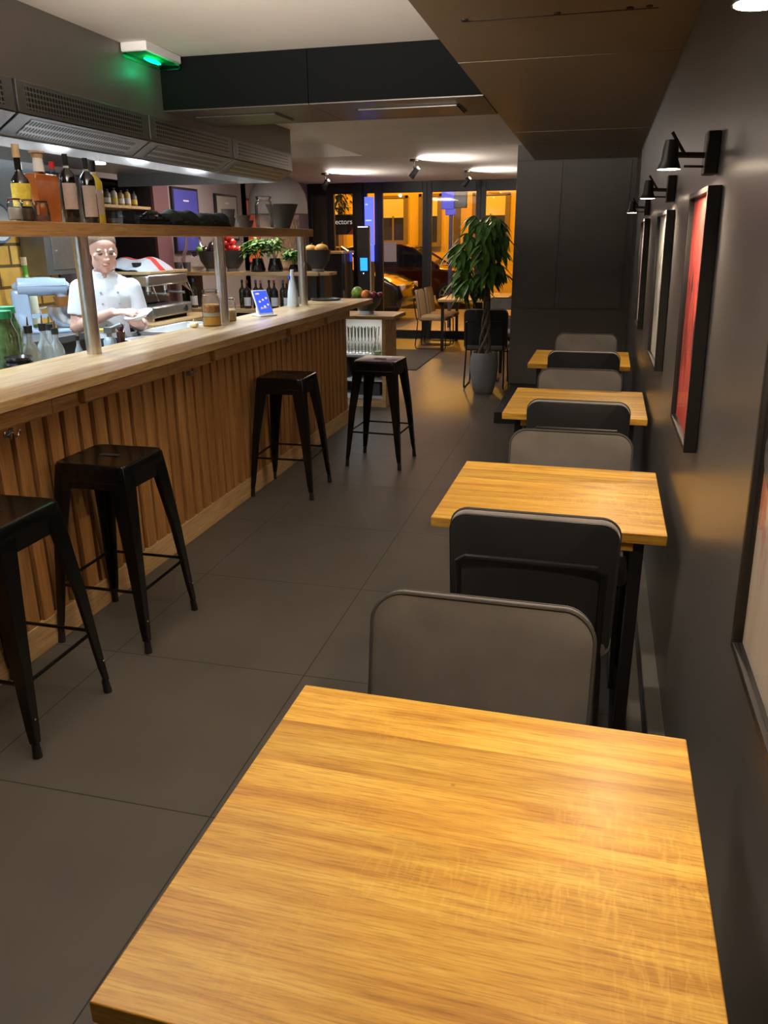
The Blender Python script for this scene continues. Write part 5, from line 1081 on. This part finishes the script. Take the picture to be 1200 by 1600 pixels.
def car(loc, rz, lb, paint, flip=1):
    t = thing('car', lb, 'car', loc, rz, 'parked cars'); W2 = .87
    # side profile (x forward), lofted across the width
    low = [(-2.0, .45), (-2.02, .70), (-1.95, .93), (-1.80, 1.00), (.95, .98), (1.65, .86), (1.95, .72), (2.02, .52), (1.98, .32), (-1.95, .30)]
    m = MB(); rings = []
    for y, s_, dz in ((-W2, .955, -.03), (-W2+.06, .985, 0), (-.45, 1, .015), (.45, 1, .015), (W2-.06, .985, 0), (W2, .955, -.03)):
        rings.append([m.b.verts.new((x*s_, y, z+(dz if z > .6 else 0))) for x, z in low])
    for A_, B_ in zip(rings, rings[1:]):
        for i in range(len(low)): m.b.faces.new((A_[i], A_[(i+1) % len(low)], B_[(i+1) % len(low)], B_[i]))
    m.b.faces.new(rings[0]); m.b.faces.new(rings[-1]); bd_ = obj('body', m, paint, t, bevel=.03, seg=3)
    cab = [(-1.78, .96), (-1.45, 1.38), (-1.2, 1.46), (.0, 1.48), (.35, 1.40), (1.05, .96)]
    m = MB(); rings = []
    for y in (-1, 1):
        rings.append([m.b.verts.new((x, y*(W2-.05-.20*(z-.96)/.5), z)) for x, z in cab])
    n = len(cab)
    for i in range(n): m.b.faces.new((rings[0][i], rings[0][(i+1) % n], rings[1][(i+1) % n], rings[1][i]))
    m.b.faces.new(rings[0]); m.b.faces.new(rings[1]); obj('cabin_glass', m, P('car_glass', (.02, .022, .025), .08, coat=.6), t, bevel=.03)
    m = MB(); m.prism([(-1.42, -W2+.24, 1.42), (-1.18, -W2+.24, 1.475), (.02, -W2+.24, 1.495), (.33, -W2+.24, 1.42), (.30, -W2+.24, 1.40), (-1.42, -W2+.24, 1.39)], (0, 2*W2-.48, 0))
    for y in (-1, 1):
        for xa, za, xb, zb in ((-1.76, .97, -1.4, 1.42), (-.45, .97, -.40, 1.46), (1.03, .97, .32, 1.42)): m.cyl((xa, y*(W2-.05), za), (xb, y*(W2-.24), zb), .028, seg=8)
    obj('roof', m, paint, t)
    for x in (-1.25, 1.28):
        for y in (-1, 1):
            m = MB(); m.cyl((x, y*(W2-.17), .32), (x, y*(W2+.01), .32), .32, seg=32); wh = obj('wheel', m, M['black_matte'], t, bevel=.02)
            m = MB(); m.cyl((x, y*(W2+.005), .32), (x, y*(W2+.018), .32), .05, seg=16)
            for k in range(8):
                a = k*PI/4; m.cyl((x+.04*math.cos(a), y*(W2+.012), .32+.04*math.sin(a)), (x+.21*math.cos(a), y*(W2+.012), .32+.21*math.sin(a)), .020, .03, seg=6)
            m.tube([(x+.215*math.cos(a), y*(W2+.012), .32+.215*math.sin(a)) for a in [i*PI/12 for i in range(24)]], .016, 6, closed=True); obj('rim', m, P('alloy', (.45, .42, .38), .3, .8), wh)
    m = MB(); m.box((1.86, -.75, .62), (1.965, -.45, .74)); m.box((1.86, .45, .62), (1.965, .75, .74)); obj('headlight', m, M['frost'], t, bevel=.02); m = MB(); m.box((-2.0, -.78, .72), (-1.9, -.5, .88)); m.box((-2.0, .5, .72), (-1.9, .78, .88)); obj('tail_light', m, P('tail_red', (.3, .01, .01), .3), t, bevel=.02)
    return t
car((-4.62, 20.5, -.06), 0, 'dark red car parked across the street', P('dark_red_paint', (.085, .012, .010), .2, .2, coat=.8))
car((-5.5, 16.2, -.02), 0, 'black car parked close to the glazed front', P('black_car_paint', (.012, .012, .013), .15, .2, coat=.9))
t = thing('street_sign', 'blue and grey sign box on a slim pole outside the windows', 'sign', (-2.53, 15, -.02)); m = MB(); m.cyl((0, 0, 0), (0, 0, 2.1), .035, seg=14); obj('pole', m, P('blue_grey_pole', (.07, .08, .17), .4), t)
m = MB(); m.box((-.17, -.06, 2.08), (.06, .08, 2.55)); m.box((-.10, -.05, 1.98), (.08, .05, 2.08)); obj('blue_box', m, P('blue_sign_face', (.07, .08, .50), .4, emis=(.05, .06, .55), estr=.35), t, bevel=.01); m = MB(); m.box((.06, -.05, 2.10), (.28, .08, 2.55)); obj('grey_box', m, P('grey_sign_back', (.08, .08, .075), .5), t, bevel=.01)
sg = thing('shop_sign', 'black projecting sign with white lettering seen through the left window', 'sign', (-5.44, 17.8, 1.66)); m = MB(); m.box((-.22, 0, 0), (.36, .04, .42)); obj('sign_board', m, P('sign_black', (.012, .012, .014), .4), sg); m = MB(); m.prism([(.36, -.002, .0), (.36, -.002, .25), (.12, -.002, .0)], (0, -.006, 0)); obj('corner_mark', m, P('pink_mark', (.60, .10, .12), .5), sg)
text('lettering', 'ectors', .155, P('sign_white', (.85, .82, .78), .5, emis=(1, .9, .8), estr=.35), sg, (-.16, -.004, .22), (PI/2, 0, 0))
m = MB(); m.cyl((.33, .06, -1.64), (.33, .06, .6), .022, seg=10); obj('post', m, M['black_matte'], sg)
m = MB(); rnd = random.Random(5)
for k in range(260):
    a = rnd.uniform(0, 2*PI); e = rnd.uniform(-1.2, 1.3); r_ = .30*rnd.random()**.4; leafquad(m, (r_*math.cos(a)*math.cos(e), r_*math.sin(a)*math.cos(e), r_*1.1*math.sin(e)), (math.cos(a), math.sin(a), rnd.uniform(-.8, .4)), rnd.uniform(.07, .13), rnd.uniform(.03, .05), .4, n=3)
t = thing('street_tree', 'small dark leafy tree outside the left window', 'tree', (-4.90, 15.2, -.02)); f_ = obj('foliage', m, P('dark_leaf', (.06, .07, .015), .6), t); f_.location = (.20, 0, 2.34); m = MB(); m.tube([(0, 0, 0), (.0, 0, 1.2), (.02, 0, 2.0), (.18, 0, 2.3)], .03, 8, r_end=.015); obj('trunk', m, M['bark'], t)
